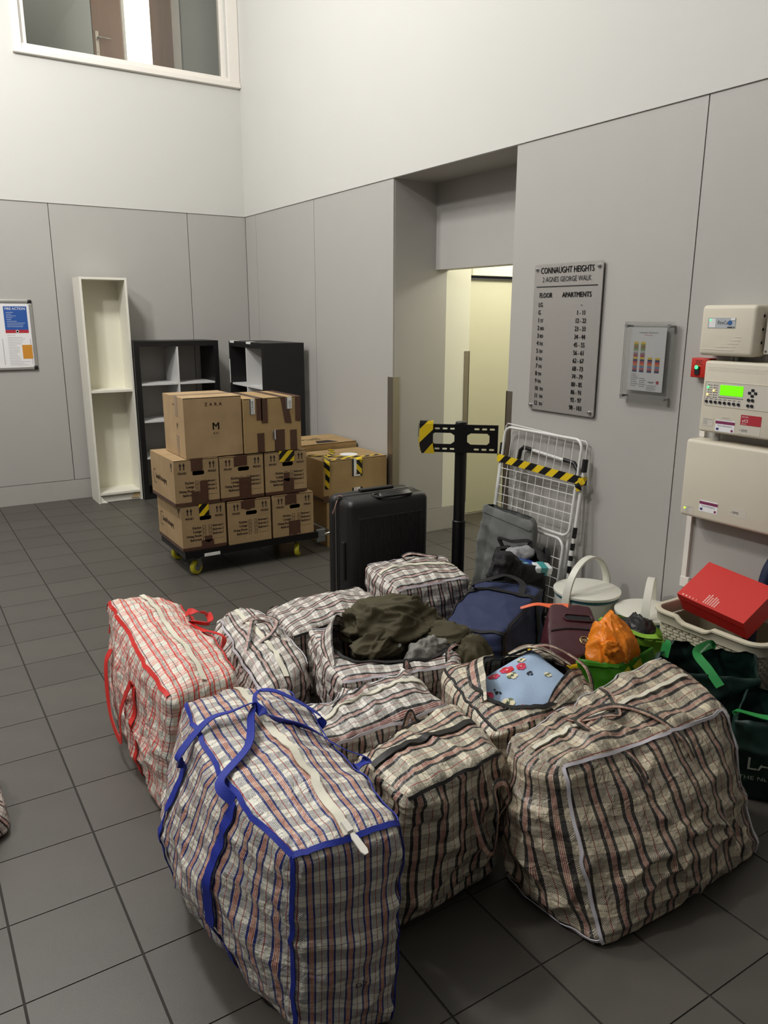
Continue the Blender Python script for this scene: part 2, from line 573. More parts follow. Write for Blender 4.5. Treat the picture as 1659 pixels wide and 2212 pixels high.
# window to the landing
win = empty_struct('window_1', (0, 0, 0))
def member(n, x0, x1, z0, z1, yb, yf):
    return MB().rbox(x0, x1, yf, yb, z0, z1, .004, 2).build(n, M_FRAME, win)
member('window_casing', WX0 - .075, WX0 - .012, WZ0 - .03, WZ1, YB + .02, YB - .028)
member('window_casing', WX1 + .02, XR - .010, WZ0 - .03, WZ1, YB + .02, YB - .028)
member('window_sill', WX0 - .085, XR - .010, WZ0 - .077, WZ0 - .035, YB + .02, YB - .05)
member('window_casing', WX0 - .02, WX1 + .03, WZ0 - .036, WZ0 + .004, YB + .05, YB - .02)
member('window_frame', WX0 - .02, WX0 + .035, WZ0, WZ1, YB + .09, YB + .01)
member('window_frame', WX1 - .03, WX1 + .03, WZ0, WZ1, YB + .09, YB + .01)
member('window_frame', WX0 - .02, WX1 + .02, WZ0 - .01, WZ0 + .012, YB + .09, YB + .0)
def glass_mat(name, refl=0.08, tint=(1, 1, 1, 1)):
    m, nt, b = new_mat(name)
    N, L = nt.nodes, nt.links
    N.remove(b)
    tr = N.new('ShaderNodeBsdfTransparent'); tr.inputs[0].default_value = tint
    gl = N.new('ShaderNodeBsdfGlossy'); gl.inputs['Roughness'].default_value = 0.02
    fr = N.new('ShaderNodeFresnel'); fr.inputs[0].default_value = 1.5
    mu = N.new('ShaderNodeMath'); mu.operation = 'MULTIPLY'; mu.inputs[1].default_value = refl / 0.04
    mx = N.new('ShaderNodeMixShader')
    L.new(fr.outputs[0], mu.inputs[0]); L.new(mu.outputs[0], mx.inputs[0])
    L.new(tr.outputs[0], mx.inputs[1]); L.new(gl.outputs[0], mx.inputs[2])
    L.new(mx.outputs[0], N['Material Output'].inputs[0])
    return m
M_GLASS = glass_mat('window_glass', 0.07, (0.86, 0.87, 0.86, 1))
M_ACRYL = glass_mat('acrylic', 0.035, (0.985, 0.99, 0.985, 1))
MB().box(WX0, WX1, YB + .05, YB + .056, WZ0, WZ1).build('pane', M_GLASS, win)

# landing behind the window
lw = MB()
lw.box(0.6, 2.235, 9.2, 9.3, 2.9, 6.2).box(3.165, 5.2, 9.2, 9.3, 2.9, 6.2)
lw.box(0.5, 0.6, 7.76, 9.3, 2.9, 6.2).box(4.6, 4.7, 7.76, 9.3, 2.9, 6.2)
lw.box(0.5, 4.7, 7.76, 9.3, 6.25, 6.3).box(2.235, 3.165, 9.2, 9.3, 5.6, 6.2)
tag(lw.build('wall_landing', M('landing_grey', (178, 180, 176), 0.8, var=.02)), kind='structure')
tag(MB().box(0.5, 4.7, 7.76, 9.3, 3.4, 3.5).build('floor_landing', M('landing_floor', (90, 88, 86), 0.8)), kind='structure')
def wood_mat():
    m, nt, b = new_mat('veneer_brown')
    N, L = nt.nodes, nt.links
    tc = N.new('ShaderNodeTexCoord')
    mp = N.new('ShaderNodeMapping'); mp.inputs['Scale'].default_value = (30, 30, 1.5)
    L.new(tc.outputs['Object'], mp.inputs[0])
    nz = N.new('ShaderNodeTexNoise'); nz.inputs['Scale'].default_value = 1.2; nz.inputs['Detail'].default_value = 5
    L.new(mp.outputs[0], nz.inputs[0])
    cr = N.new('ShaderNodeValToRGB')
    cr.color_ramp.elements[0].color = srgb(120, 88, 66); cr.color_ramp.elements[1].color = srgb(146, 110, 84)
    L.new(nz.outputs['Fac'], cr.inputs[0]); L.new(cr.outputs[0], b.inputs['Base Color'])
    b.inputs['Roughness'].default_value = 0.45
    return m
M_VENEER = wood_mat()
d2 = MB().box(2.245, 2.545, 9.21, 9.25, 3.5, 5.6).build('door_2', M_VENEER); tag(d2, kind='structure')
hp = MB().rbox(2.262, 2.302, 9.196, 9.21, 4.30, 4.56, .004, 2).build('handle_plate', M_STEEL, d2)
MB().tube([(2.285, 9.2, 4.49), (2.285, 9.15, 4.49), (2.30, 9.14, 4.49), (2.405, 9.14, 4.49)], .009, 8).build('handle', M_STEEL, hp, smooth=True)
MB().lathe([(.012, 0), (.012, .008), (.0, .008)], (2.282, 9.19, 4.37), 12, ax='y').build('keyhole', M_STEEL, hp)
d3 = MB().box(2.60, 3.09, 9.21, 9.25, 3.5, 5.6).build('door_3', M_VENEER); tag(d3, kind='structure')
t = MB().box(2.545, 2.60, 9.17, 9.25, 3.5, 5.6).box(3.09, 3.165, 9.17, 9.25, 3.5, 5.6).build('trim_4', M_FRAME); tag(t, kind='structure')
# glowing tube added behind the pane, standing in for a foyer lamp's reflection
tl = thing('lamp_reflection', 'glowing white tube standing in for a lamp reflection in the high landing window', 'reflection', (2.478, 8.4, 3.98))
MB().lathe([(0, 0), (.10, 0.0), (.118, .02), (.118, 1.35), (.1, 1.37), (0, 1.37)], seg=32).build('glow_tube', M('reflection_glow', (255, 248, 232), 0.5, emit=4.5, var=0), tl, smooth=True)
MB().tube([(0, 0, 1.36), (0, 0, 2.1)], .006, 8).lathe([(.05, 2.07), (.05, 2.12), (0, 2.12)], seg=16).build('cable', M_FRAME, tl)  # cord made up to carry the stand-in tube

# the rest of the foyer, out of the picture: entrance sides assumed glazed, toned dark to cut bounced light
M_FACADE = M('facade_dark', (104, 105, 106), 0.4, var=.03)
tag(MB().box(-4.6, -4.5, -3.6, YB, 0, ZC).build('wall_left', M_FACADE), kind='structure')
tag(MB().box(-4.6, XR + .2, -3.6, -3.5, 0, ZC).build('wall_front', M_FACADE), kind='structure')
tag(MB().box(-4.6, XR + .2, -3.6, YB + .1, ZC, ZC + .1).build('ceiling', M_WHITE), kind='structure')
# ------------------------------------------------------------------ woven check bags
def lerp3(c, x, y, z):
    """c: b0..b3 (front-left, front-right, back-right, back-left), t0..t3"""
    a, b, d = (x + 1) / 2, (y + 1) / 2, (z + 1) / 2
    bot = (c[0] * (1 - a) + c[1] * a) * (1 - b) + (c[3] * (1 - a) + c[2] * a) * b
    top = (c[4] * (1 - a) + c[5] * a) * (1 - b) + (c[7] * (1 - a) + c[6] * a) * b
    return bot * (1 - d) + top * d

class Bag:
    def __init__(s, name, label, mat, corners, r=0.2, bulge=(0.04, 0.05, 0.04), wr=0.010, seed=0, N=44, hole=None, along='x', group=None, cat='bag', rip=0.6, tpow=1.0, body='body', sag=None, uvs=1.0):
        s.c = [Vector(p) for p in corners]
        s.r, s.b = r, bulge
        c = s.c
        s.loc = Vector(((c[0].x + c[2].x) / 2, (c[0].y + c[2].y) / 2, min(p.z for p in c[:4])))
        s.ex = (c[1] + c[2] + c[5] + c[6] - c[0] - c[3] - c[4] - c[7]) / 4
        s.ey = (c[2] + c[3] + c[6] + c[7] - c[0] - c[1] - c[4] - c[5]) / 4
        s.ez = (c[4] + c[5] + c[6] + c[7] - c[0] - c[1] - c[2] - c[3]) / 4
        s.lx, s.ly, s.lz = s.ex.length, s.ey.length, s.ez.length
        s.ux, s.uy, s.uz = s.ex.normalized(), s.ey.normalized(), s.ez.normalized()
        s.seed = seed
        s.root = thing(name, label, cat, s.loc, 0, group)
        s.mat = mat
        s.sag = sag
        # cube-sphere grid per face
        fdefs = [('front', (0, 2), 1, -1), ('right', (1, 2), 0, 1), ('back', (0, 2), 1, 1), ('left', (1, 2), 0, -1), ('top', (0, 1), 2, 1), ('bottom', (0, 1), 2, -1)]
        vid, vs_, faces, fuv = {}, [], [], []
        L = (s.lx, s.ly, s.lz)
        n = N
        for nm, (i, j), k, sg in fdefs:
            nn = n if nm != 'bottom' else n
            for a in range(nn):
                for b in range(nn):
                    quad, uvq = [], []
                    for da, db in ((0, 0), (1, 0), (1, 1), (0, 1)):
                        ia, ib = a + da, b + db
                        p = [0, 0, 0]
                        p[i] = -1 + 2 * ia / nn; p[j] = -1 + 2 * ib / nn; p[k] = sg
                        key = tuple(round(q * nn) for q in p)
                        if key not in vid:
                            vid[key] = len(vs_)
                            vs_.append(tuple(p))
                        quad.append(vid[key])
                        if nm == 'top' and along == 'x':
                            u, v = p[1] * L[1] / 2, p[0] * L[0] / 2
                        else:
                            u, v = p[i] * L[i] / 2, p[j] * L[j] / 2
                        uvq.append((u * uvs + 3.31 + seed * .017 + (0.02 if nm in ('left', 'right') else 0), v * uvs + 3.17))
                    if hole and nm == 'top':
                        m = sum(vs_[q][0] for q in quad) / 4; q2 = sum(vs_[q][1] for q in quad) / 4
                        if hole(m, q2): continue
                    if k == 0 and sg < 0 or k == 1 and sg > 0 or (k == 2 and sg < 0):
                        quad.reverse(); uvq.reverse()
                    faces.append(quad); fuv.append(uvq)
        base = [s.P(*p) for p in vs_]
        me = bpy.data.meshes.new('tmp')
        me.from_pydata([tuple(p) for p in base], [], faces)
        me.update()
        nr = [v.normal.copy() for v in me.vertices]
        bpy.data.meshes.remove(me)
        out = []
        o = Vector((seed * 3.7, seed * 1.9, seed * 5.3))
        for p, nn_, cp in zip(base, nr, vs_):
            q = p + o
            big = noise.noise(q * 5.0)
            w = Vector((q.dot(s.ux) * 3.6, q.dot(s.uy) * 3.6, q.dot(s.uz) * 8))
            rg = 1 - 2 * abs(noise.noise(w + Vector((noise.noise(q * 3) * 1.2,) * 3)))
            rg2 = 1 - 2 * abs(noise.noise(q * 13 + Vector((7, 3, 1))))
            fade = 1.0 if p.z - s.loc.z > 0.05 else max(0.15, (p.z - s.loc.z) / 0.05)
            cr1 = max(0, rg) ** 2
            cr2 = max(0, rg2) ** 2
            w3 = Vector((q.dot(s.ux) * 7 + q.z * 5, q.dot(s.uy) * 7 - q.z * 4, q.z * 3))
            cr3 = max(0, 1 - 2.2 * abs(noise.noise(w3 + Vector((2.2, 9.1, 4.4))))) ** 2
            d = wr * (1.1 * big + 1.1 * cr1 + 0.45 * cr2 + 0.9 * cr3 - .75) * fade
            v = p + nn_ * d
            if v.z < s.loc.z + .002: v.z = s.loc.z + .002
            out.append(v)
        s.out = out
        s.bvh = BVHTree.FromPolygons([tuple(v) for v in out], faces)
        mb = MB()
        mb.v = out
        for f, u in zip(faces, fuv):
            mb.face(f, 0, u)
        s.body = mb.build(body, mat, s.root, smooth='all', off=s.loc, recalc=False)
    def P(s, x, y, z):
        r = s.r
        p = Vector((x, y, z))
        lim = 1 - r
        c = Vector((max(-lim, min(lim, x)), max(-lim, min(lim, y)), max(-lim, min(lim, z))))
        d = p - c
        if d.length > 1e-9:
            # keep flat faces flat, round only where two or three limits are passed
            n_over = sum(1 for q in d if abs(q) > 1e-9)
            if n_over > 1:
                m = max(abs(q) for q in d)
                p = c + d.normalized() * r if True else p
        x, y, z = p
        q = lerp3(s.c, x, y, z)
        bx, by, bz = s.b
        if isinstance(bx, tuple): bx = bx[0] if x < 0 else bx[1]
        if isinstance(by, tuple): by = by[0] if y < 0 else by[1]
        zz = (1 - z * z) if z < 0 else (1 - z * z * 0.8)
        q = q + s.ux * (bx * x * (1 - y * y) * zz) + s.uy * (by * y * (1 - x * x) * zz)
        if z > 0:
            q = q + s.uz * (bz * z * (1 - x * x * .9) * (1 - y * y * .9))
            if s.sag:
                q = q + s.sag(x, y) * z
        return q
    def near(s, p, off):
        loc, n, i, d = s.bvh.find_nearest(p)
        return loc + n * off, n
    def path(s, pts, n=14):
        out = []
        for a, b in zip(pts[:-1], pts[1:]):
            for k in range(n):
                t = k / n
                out.append([a[i] + (b[i] - a[i]) * t for i in range(3)])
        out.append(list(pts[-1]))
        return out
    def trim(s, name, pts, width, mat, off=0.002, thick=0.003, n=14, parent=None, edge=False):
        """strip of tape sewn on the surface along cube-space points"""
        P, Nn = [], []
        for q in s.path(pts, n):
            w = s.P(*q)
            l, nn = s.near(w, off)
            P.append(l); Nn.append(nn)
        return s._strip(name, P, Nn, width, mat, thick, parent, off)
    def _strip(s, name, P, Nn, width, mat, thick, parent, off=.002):
        m = len(P)
        # smooth
        for _ in range(2):
            P = [P[0]] + [(P[i - 1] + P[i] * 2 + P[i + 1]) / 4 for i in range(1, m - 1)] + [P[-1]]
            Nn = [Nn[0]] + [(Nn[i - 1] + Nn[i] + Nn[i + 1]).normalized() for i in range(1, m - 1)] + [Nn[-1]]
        P = [s.near(p, off + .003)[0] for p in P]
        sides, nrms = [], []
        for i in range(m):
            t = (P[min(i + 1, m - 1)] - P[max(i - 1, 0)])
            t = t.normalized() if t.length > 1e-7 else Vector((0, 0, 1))
            sd = t.cross(Nn[i]); sd = sd.normalized() if sd.length > 1e-6 else t.orthogonal().normalized()
            sides.append(sd); nrms.append(sd.cross(t).normalized())
        return MB().strip(P, sides, nrms, width, thick).build(name, mat, parent or s.root, smooth=40, off=s.loc)
    def piping(s, name, pts, rad, mat, n=14, off=0.0):
        P = []
        for q in s.path(pts, n):
            w = s.P(*q)
            l, nn = s.near(w, off)
            P.append(l)
        return MB().tube(P, rad, 6).build(name, mat, s.root, smooth=60, off=s.loc)
    def strap(s, name, ctrl, width, nref, mat, thick=0.0025, n=10, widths=None):
        return MB().ribbon(ctrl, width, nref, thick, n, 0, widths).build(name, mat, s.root, smooth=40, off=s.loc)
    def S(s, x, y, z, off=0.0):
        return s.near(s.P(x, y, z), off)[0]

def B8(x0, x1, y0, y1, h, tx0=None, tx1=None, ty0=None, ty1=None, z0=0.0, rot=0.0, th=None):
    tx0 = x0 if tx0 is None else tx0; tx1 = x1 if tx1 is None else tx1
    ty0 = y0 if ty0 is None else ty0; ty1 = y1 if ty1 is None else ty1
    th = th or (h, h, h, h)
    pts = [(x0, y0, z0), (x1, y0, z0), (x1, y1, z0), (x0, y1, z0), (tx0, ty0, th[0]), (tx1, ty0, th[1]), (tx1, ty1, th[2]), (tx0, ty1, th[3])]
    if rot:
        cx, cy = (x0 + x1) / 2, (y0 + y1) / 2
        c, s_ = math.cos(rot), math.sin(rot)
        pts = [(cx + (p[0] - cx) * c - (p[1] - cy) * s_, cy + (p[0] - cx) * s_ + (p[1] - cy) * c, p[2]) for p in pts]
    return pts

M_BLUEWEB = M('blue_webbing', (24, 44, 150), 0.6, var=0.08, scale=40, bump=.3, bscale=400)
M_REDWEB = M('red_webbing', (212, 40, 34), 0.6, var=0.08, scale=40, bump=.3, bscale=400)
M_LILAC = M('lilac_binding', (206, 202, 210), 0.6, var=0.05)
M_BLKBIND = M('black_binding', (26, 25, 26), 0.6, var=0.1)
M_ZIPW = M('zip_cream', (226, 222, 204), 0.5, var=0.06, scale=80, bump=.4, bscale=500)
M_ZIPB = M('zip_black', (24, 23, 24), 0.5, var=0.1, scale=80)
M_PULL = M('zip_pull', (236, 232, 222), 0.35)

def zip_pull(bag, p, d, parent):
    """slider and tag lying along d"""
    p, d = Vector(p), Vector(d).normalized()
    sd = d.cross(Vector((0, 0, 1))).normalized(); up = sd.cross(d).normalized()
    mb = MB()
    mb.obox(p, d, sd, up, .03, .016, .010)
    c = p + d * .05
    pts = [(-.03, -.004), (-.018, -.008), (.02, -.009), (.03, -.005), (.03, .005), (.02, .009), (-.018, .008), (-.03, .004)]
    hole = []
    mb.prism([c + d * a + sd * b - up * .002 for a, b in pts], up * .004)
    return mb.build('zip_pull', M_PULL, parent, off=bag.loc)

GB = 'woven check laundry bags on the tiled floor'

# --- blue bag, front left
bl = Bag('laundry_bag', 'bulging blue and white check bag with blue straps, nearest the camera', P_BLUE,
         [(.63, 1.36, 0), (.84, 1.27, 0), (1.00, 2.08, 0), (.56, 2.20, 0), (.615, 1.325, .55), (.875, 1.30, .55), (.955, 2.10, .53), (.645, 2.20, .54)],
         r=.13, bulge=((.13, .02), .02, .035), wr=.011, seed=1, along='y', group=GB, N=56)
E_ = 1.0
bl.trim('edge_binding', [(-1, -1, 1), (-1, 1, 1)], .014, M_BLUEWEB, n=40)
bl.trim('edge_binding', [(1, -1, 1), (1, 1, 1)], .014, M_BLUEWEB, n=40)
bl.trim('edge_binding', [(-1, -1, 1), (1, -1, 1)], .014, M_BLUEWEB, n=24)
bl.trim('edge_binding', [(-1, -1, 1), (-1, -1, -1)], .012, M_BLUEWEB, n=30)
bl.trim('edge_binding', [(1, -1, 1), (1, -1, -1)], .012, M_BLUEWEB, n=30)
z = bl.trim('zip', [(0, -.97, 1), (0, .95, 1)], .022, M_ZIPW, n=40, off=.003, thick=.004)
zip_pull(bl, bl.S(.02, -.93, 1, .012), (.1, -1, -.35), z)
# strap sewn down the left side and looped over the top
bl.trim('strap', [(-1, -.42, .95), (-1, -.42, -.98)], .030, M_BLUEWEB, n=40, off=.004)
bl.trim('strap', [(-1, .30, .75), (-1, .30, -.98)], .030, M_BLUEWEB, n=40, off=.004)
p1_, p2_ = bl.S(-1, -.42, .95, .006), bl.S(-1, .30, .75, .006)
apex = bl.S(-.12, .42, 1, .05)
bl.strap('strap', [p1_, p1_ + Vector((-.008, .07, .02)), bl.S(-.55, 0.0, 1, .02), bl.S(-.25, .33, 1, .025), apex, bl.S(-.4, .42, 1, .035), bl.S(-.85, .40, 1, .025), p2_ + Vector((-.02, .0, .03)), p2_], .030,
         [(-1, 0, .4), (-.5, 0, 1), (-.7, -.2, .5), (-.3, .5, .6), (0, .3, 1), (-.4, 0, 1), (-1, 0, .3)], M_BLUEWEB)
q1, q2 = bl.S(1, .35, .93, .006), bl.S(1, -.25, .9, .006)
bl.strap('strap', [q1, q1 + Vector((.0, 0, .035)), bl.S(.55, .52, 1, .045), bl.S(.1, .55, 1, .055), bl.S(-.06, .40, 1, .045), bl.S(.15, .25, 1, .02), bl.S(.6, .13, 1, .015), bl.S(.98, -.08, 1, .02), q2 + Vector((.045, 0.01, .01)), q2], .030,
         [(1, 0, .5), (.3, .3, 1), (0, .2, 1), (-1, .3, .2), (.2, 1, .6), (0, 1, .8), (.5, .4, 1), (1, 0, .2)], M_BLUEWEB)

_o = bl.S(.05, -1, -.42, .004)
_ux = (bl.S(.5, -1, -.42) - bl.S(-.3, -1, -.42)).normalized()
MB().text('D70', _o, _ux, Vector((0, -.1, 1)).normalized(), .02, 'LEFT', 1.2).build('handwriting', M('marker_ink', (40, 40, 44), .6), bl.root, off=bl.loc)

# --- red bag
rd = Bag('laundry_bag', 'red and white check bag with red straps, left of the other bags', P_RED,
         [(.60, 2.40, 0), (.90, 2.33, 0), (.98, 3.22, 0), (.66, 3.32, 0), (.645, 2.33, .47), (.925, 2.45, .46), (.925, 3.28, .47), (.685, 3.30, .50)],
         r=.13, bulge=(.045, .03, .035), wr=.013, seed=2, along='y', group=GB, N=52)
rd.trim('edge_binding', [(-1, -1, 1), (-1, 1, 1)], .016, M_REDWEB, n=40)
rd.trim('edge_binding', [(1, -1, 1), (1, 1, 1)], .014, M_REDWEB, n=40)
rd.trim('edge_binding', [(-1, 1, 1), (-1, 1, .4)], .014, M_REDWEB, n=10)
rd.trim('edge_binding', [(1, 1, 1), (1, 1, .6)], .014, M_REDWEB, n=10)
rd.trim('zip', [(.05, -.95, 1), (.05, .92, 1)], .020, M_ZIPW, n=40, off=.003, thick=.004)
rd.trim('strap', [(-1, -.32, .55), (-1, -.38, -.98)], .026, M_REDWEB, n=30, off=.003)
a, b = rd.S(-1, .55, .45, .006), rd.S(-1, -.30, .55, .006)
rd.strap('strap', [a, a + Vector((-.03, -.02, -.06)), a + Vector((-.05, -.12, -.22)), (a + b) / 2 + Vector((-.045, -.08, -.27)), b + Vector((-.03, .12, -.16)), b + Vector((-.012, .02, -.01)), b], .030,
         [(-1, -.2, 0), (-1, -.3, 0), (-1, 0, .1), (-1, .2, 0), (-1, 0, 0)], M_REDWEB)
a, b = rd.S(1, .45, .97, .006), rd.S(1, -.45, .9, .006)
rd.strap('strap', [a, a + Vector((-.02, -.05, .02)), rd.S(.78, .2, 1, .05), rd.S(1, .08, .98, .075), rd.S(1.0, -.02, 1, .05), rd.S(.8, .1, 1, .012), rd.S(.95, -.1, 1, .012), rd.S(1, -.25, 1, .02), b + Vector((.03, .04, .03)), b], .028,
         [(0, .3, 1), (-1, 0, .4), (-.4, .6, .4), (.7, .3, .5), (0, .4, 1), (.4, 0, 1), (1, 0, .2)], M_REDWEB)

def check_bag(label, mat, corners, seed, bind=M_LILAC, zipm=M_ZIPW, r=.16, bulge=(.03, .03, .03), wr=.012, along='x', hole=None, N=44, zipw=.02, zoff=0.0, edges='t', sag=None, zr=(-.93, .93)):
    g = Bag('laundry_bag', label, mat, corners, r=r, bulge=bulge, wr=wr, seed=seed, along=along, hole=hole, group=GB, N=N, sag=sag)
    if 't' in edges:
        if along == 'x':
            g.trim('edge_binding', [(-1, -1, 1), (1, -1, 1)], .010, bind, n=36)
            g.trim('edge_binding', [(-1, 1, 1), (1, 1, 1)], .010, bind, n=36)
        else:
            g.trim('edge_binding', [(-1, -1, 1), (-1, 1, 1)], .010, bind, n=36)
            g.trim('edge_binding', [(1, -1, 1), (1, 1, 1)], .010, bind, n=36)
    if 'v' in edges:
        for x in (-1, 1):
            g.trim('edge_binding', [(x, -1, 1), (x, -1, -1)], .010, bind, n=30)
    if 'b' in edges:
        g.trim('edge_binding', [(-1, 1, 1), (-1, 1, -1)], .010, bind, n=30)
    if not hole and zipm:
        if along == 'x':
            g.trim('zip', [(zr[0], zoff, 1), (zr[1], zoff, 1)], zipw, zipm, n=36, off=.002, thick=.004)
        else:
            g.trim('zip', [(zoff, zr[0], 1), (zoff, zr[1], 1)], zipw, zipm, n=36, off=.002, thick=.004)
    return g

# --- large faded bag, front right
H = check_bag('large faded brown-black check bag with white edge binding, front right', P_FADED,
    [(1.44, 1.150, 0), (2.20, 1.16, 0), (2.25, 1.57, 0), (1.42, 1.54, 0), (1.46, 1.38, .465), (2.14, 1.32, .48), (2.17, 1.59, .565), (1.43, 1.55, .45)], 3,
    r=.16, bulge=((.075, .05), (.085, .02), .005), wr=.017, edges='tvb', N=64, zoff=.1, zipw=.014)
H.trim('edge_binding', [(-1, 1, -.9), (-1, -1, -.9)], .010, M_LILAC, n=24)
a, b = H.S(-.25, -1, .62, .004), H.S(.35, -1, .66, .004)
H.strap('strap', [a, H.S(-.3, -1, .9, .006), H.S(-.5, -.3, 1, .010), H.S(-.38, .2, 1, .016), H.S(-.05, .1, 1, .016), H.S(.2, -.5, 1, .010), H.S(.3, -1, .9, .006), b], .020, (0, -.3, 1), P_FADED)
a, b = H.S(-.45, .9, 1, .004), H.S(.1, .9, 1, .004)
H.strap('strap', [a, H.S(-.42, .3, 1, .008), H.S(-.25, -.2, 1, .012), H.S(-.05, -.1, 1, .014), H.S(.06, .4, 1, .010), b], .018, (0, 0, 1), P_FADED)

# --- front middle bag with black zip
F = check_bag('cream and black check bag with a wide black zip, front middle', P_WARM,
    [(1.00, 1.52, 0), (1.40, 1.55, 0), (1.43, 1.84, 0), (1.04, 1.85, 0), (1.00, 1.46, .48), (1.40, 1.53, .46), (1.41, 1.80, .47), (1.00, 1.74, .46)], 4,
    bind=M_BLKBIND, zipm=M_ZIPB, r=.15, bulge=(.025, .04, .03), wr=.014, zipw=.026, zoff=.15, N=52)
a, b = F.S(.15, -1, .62, .004), F.S(.75, -1, .62, .004)
F.strap('strap', [a, a + Vector((.005, -.02, -.07)), a + Vector((.03, -.03, -.15)), a + Vector((.06, -.03, -.17)), a + Vector((.065, -.035, -.05)), (a + b) / 2 + Vector((.0, -.04, .03)), b + Vector((.0, -.035, .015)), b + Vector((.03, -.03, -.05)), b + Vector((.015, -.015, -.1)), F.S(.82, -1, .1, .004)], .022,
        [(0, -1, .2), (-.3, -1, .1), (.5, -1, 0), (.8, -1, 0), (0, -.8, .8), (.6, -.8, .3), (.3, -1, 0)], P_WARM)

# --- middle bag with lilac binding
E = check_bag('black and white check bag with lilac binding and thin handles, middle of the pile', P_BLACK,
    [(1.00, 1.92, 0), (1.46, 1.90, 0), (1.46, 2.12, 0), (1.02, 2.16, 0), (1.00, 1.91, .40), (1.47, 1.90, .42), (1.46, 2.13, .445), (1.00, 2.14, .41)], 5,
    r=.14, bulge=(.02, .02, .03), wr=.016, zoff=.1)
a, b = E.S(.12, -1, .45, .004), E.S(.42, -1, .5, .004)
E.strap('strap', [a, a + Vector((0, -.02, .10)), (a + b) / 2 + Vector((-.02, -.03, .16)), b + Vector((-.03, -.025, .1)), b + Vector((.02, -.03, .0)), b + Vector((-.02, -.03, -.1)), E.S(0, -1, -.25, .01), E.S(-.25, -1, -.45, .004)], .020, (0, -1, .2), P_BLACK)
a, b = E.S(-.55, .2, 1, .004), E.S(.1, .5, 1, .004)
E.strap('strap', [a, a + Vector((.04, .0, .03)), (a + b) / 2 + Vector((0, -.03, .03)), b + Vector((-.02, -.02, .03)), b], .018, (0, -.6, 1), P_BLACK)

# --- far bags
A = check_bag('slumped black check bag lying right beside the red bag', P_BLACK,
    [(1.03, 2.48, 0), (1.28, 2.60, 0), (1.30, 3.22, 0), (1.06, 3.24, 0), (1.03, 2.44, .32), (1.30, 2.60, .33), (1.27, 3.18, .40), (1.12, 3.18, .38)], 6,
    r=.2, bulge=(.04, .02, .03), wr=.016, along='y')
a, b = A.S(-.2, .5, 1, .004), A.S(-.2, -.2, 1, .004)
A.strap('strap', [a, a + Vector((.06, -.03, .03)), (a + b) / 2 + Vector((.12, 0, .03)), b + Vector((.07, .03, .02)), b], .018, (0, 0, 1), P_BLACK)
A.strap('strap', [A.S(.8, .2, 1, .004), A.S(.2, .3, 1, .02), A.S(-.3, .1, 1, .025), A.S(-.7, -.15, 1, .01), A.S(-1, -.3, .8, .004)], .018, (0, 0, 1), P_BLACK)
Bb = check_bag('plump black check bag with black seams behind the olive clothes', P_BLACK,
    [(1.38, 2.90, 0), (1.88, 2.92, 0), (1.90, 3.28, 0), (1.40, 3.28, 0), (1.33, 2.85, .34), (1.86, 2.88, .38), (1.90, 3.24, .36), (1.38, 3.22, .34)], 7,
    bind=M_BLKBIND, zipm=None, r=.2, bulge=(.03, .03, .045), wr=.012)
Cb = check_bag('black and white check bag with lilac binding in front of the suitcase', P_BLACK,
    [(1.98, 2.98, 0), (2.44, 2.94, 0), (2.50, 3.24, 0), (2.02, 3.32, 0), (1.95, 2.95, .41), (2.34, 2.90, .42), (2.42, 3.20, .44), (1.97, 3.30, .445)], 8,
    r=.17, bulge=(.04, .03, .035), wr=.011)
a, b = Cb.S(-.1, -1, .4, .004), Cb.S(.55, -1, .5, .004)
Cb.strap('strap', [a, a + Vector((0, -.015, -.06)), a + Vector((.03, -.02, -.14)), Cb.S(.15, -1, -.6, .01)], .020, (0, -1, .1), P_BLACK)
Cb.strap('strap', [b, b + Vector((.0, -.015, -.06)), b + Vector((-.05, -.02, -.16)), Cb.S(.3, -1, -.6, .01)], .020, (0, -1, .1), P_BLACK)
a = Cb.S(-.1, .6, 1, .004); b = Cb.S(.65, .6, 1, .004)
Cb.strap('strap', [a, a + Vector((-.02, 0, .02)), a + Vector((.03, 0, .03)), (a + b) / 2 + Vector((.02, 0, .02)), b + Vector((.0, 0, .012)), b], .018, (0, -.5, 1), P_BLACK)

# --- open bag with olive clothes
D = check_bag('open black check bag stuffed with olive green clothes', P_BLACK,
    [(1.32, 2.34, 0), (1.74, 2.26, 0), (1.86, 2.52, 0), (1.42, 2.74, 0), (1.25, 2.26, .40), (1.70, 2.14, .41), (1.86, 2.44, .39), (1.34, 2.72, .45)], 9,
    r=.14, bulge=(.03, .03, .01), wr=.013, hole=lambda x, y: (abs((x - .05) / .86) ** 3 + abs((y - .12) / .72) ** 3) < 1)
ring = [(0.05 + .88 * math.copysign(abs(math.cos(t)) ** .66, math.cos(t)), .12 + .74 * math.copysign(abs(math.sin(t)) ** .66, math.sin(t)), 1) for t in [2 * PI * k / 24 for k in range(25)]]
D.trim('zip', ring, .014, M_ZIPB, n=3, off=.002)
D.strap('flap', [D.S(-.98, -.5, 1, .0), D.S(-.9, .1, 1, .035), D.S(-.75, .6, 1, .05), D.S(-.5, .95, 1, .02)], .07, (-.8, .2, .5), P_BLACK, thick=.003, widths=[.03, .08, .09, .05])
a, b = D.S(.15, -1, .7, .004), D.S(.8, -1, .55, .004)
D.strap('strap', [a, a + Vector((-.03, -.01, .05)), a + Vector((-.01, .02, .1)), a + Vector((.03, .02, .02)), a + Vector((.09, -.03, -.06)), D.S(.55, -1, .2, .004)], .018, (0, -.7, .7), P_BLACK)
D.strap('strap', [b, b + Vector((.0, -.01, .07)), b + Vector((.04, .04, .12)), b + Vector((.12, .08, .11)), D.S(1, -.2, .8, .03), D.S(1, .2, .4, .004)], .020, (.3, -.6, .7), P_BLACK)

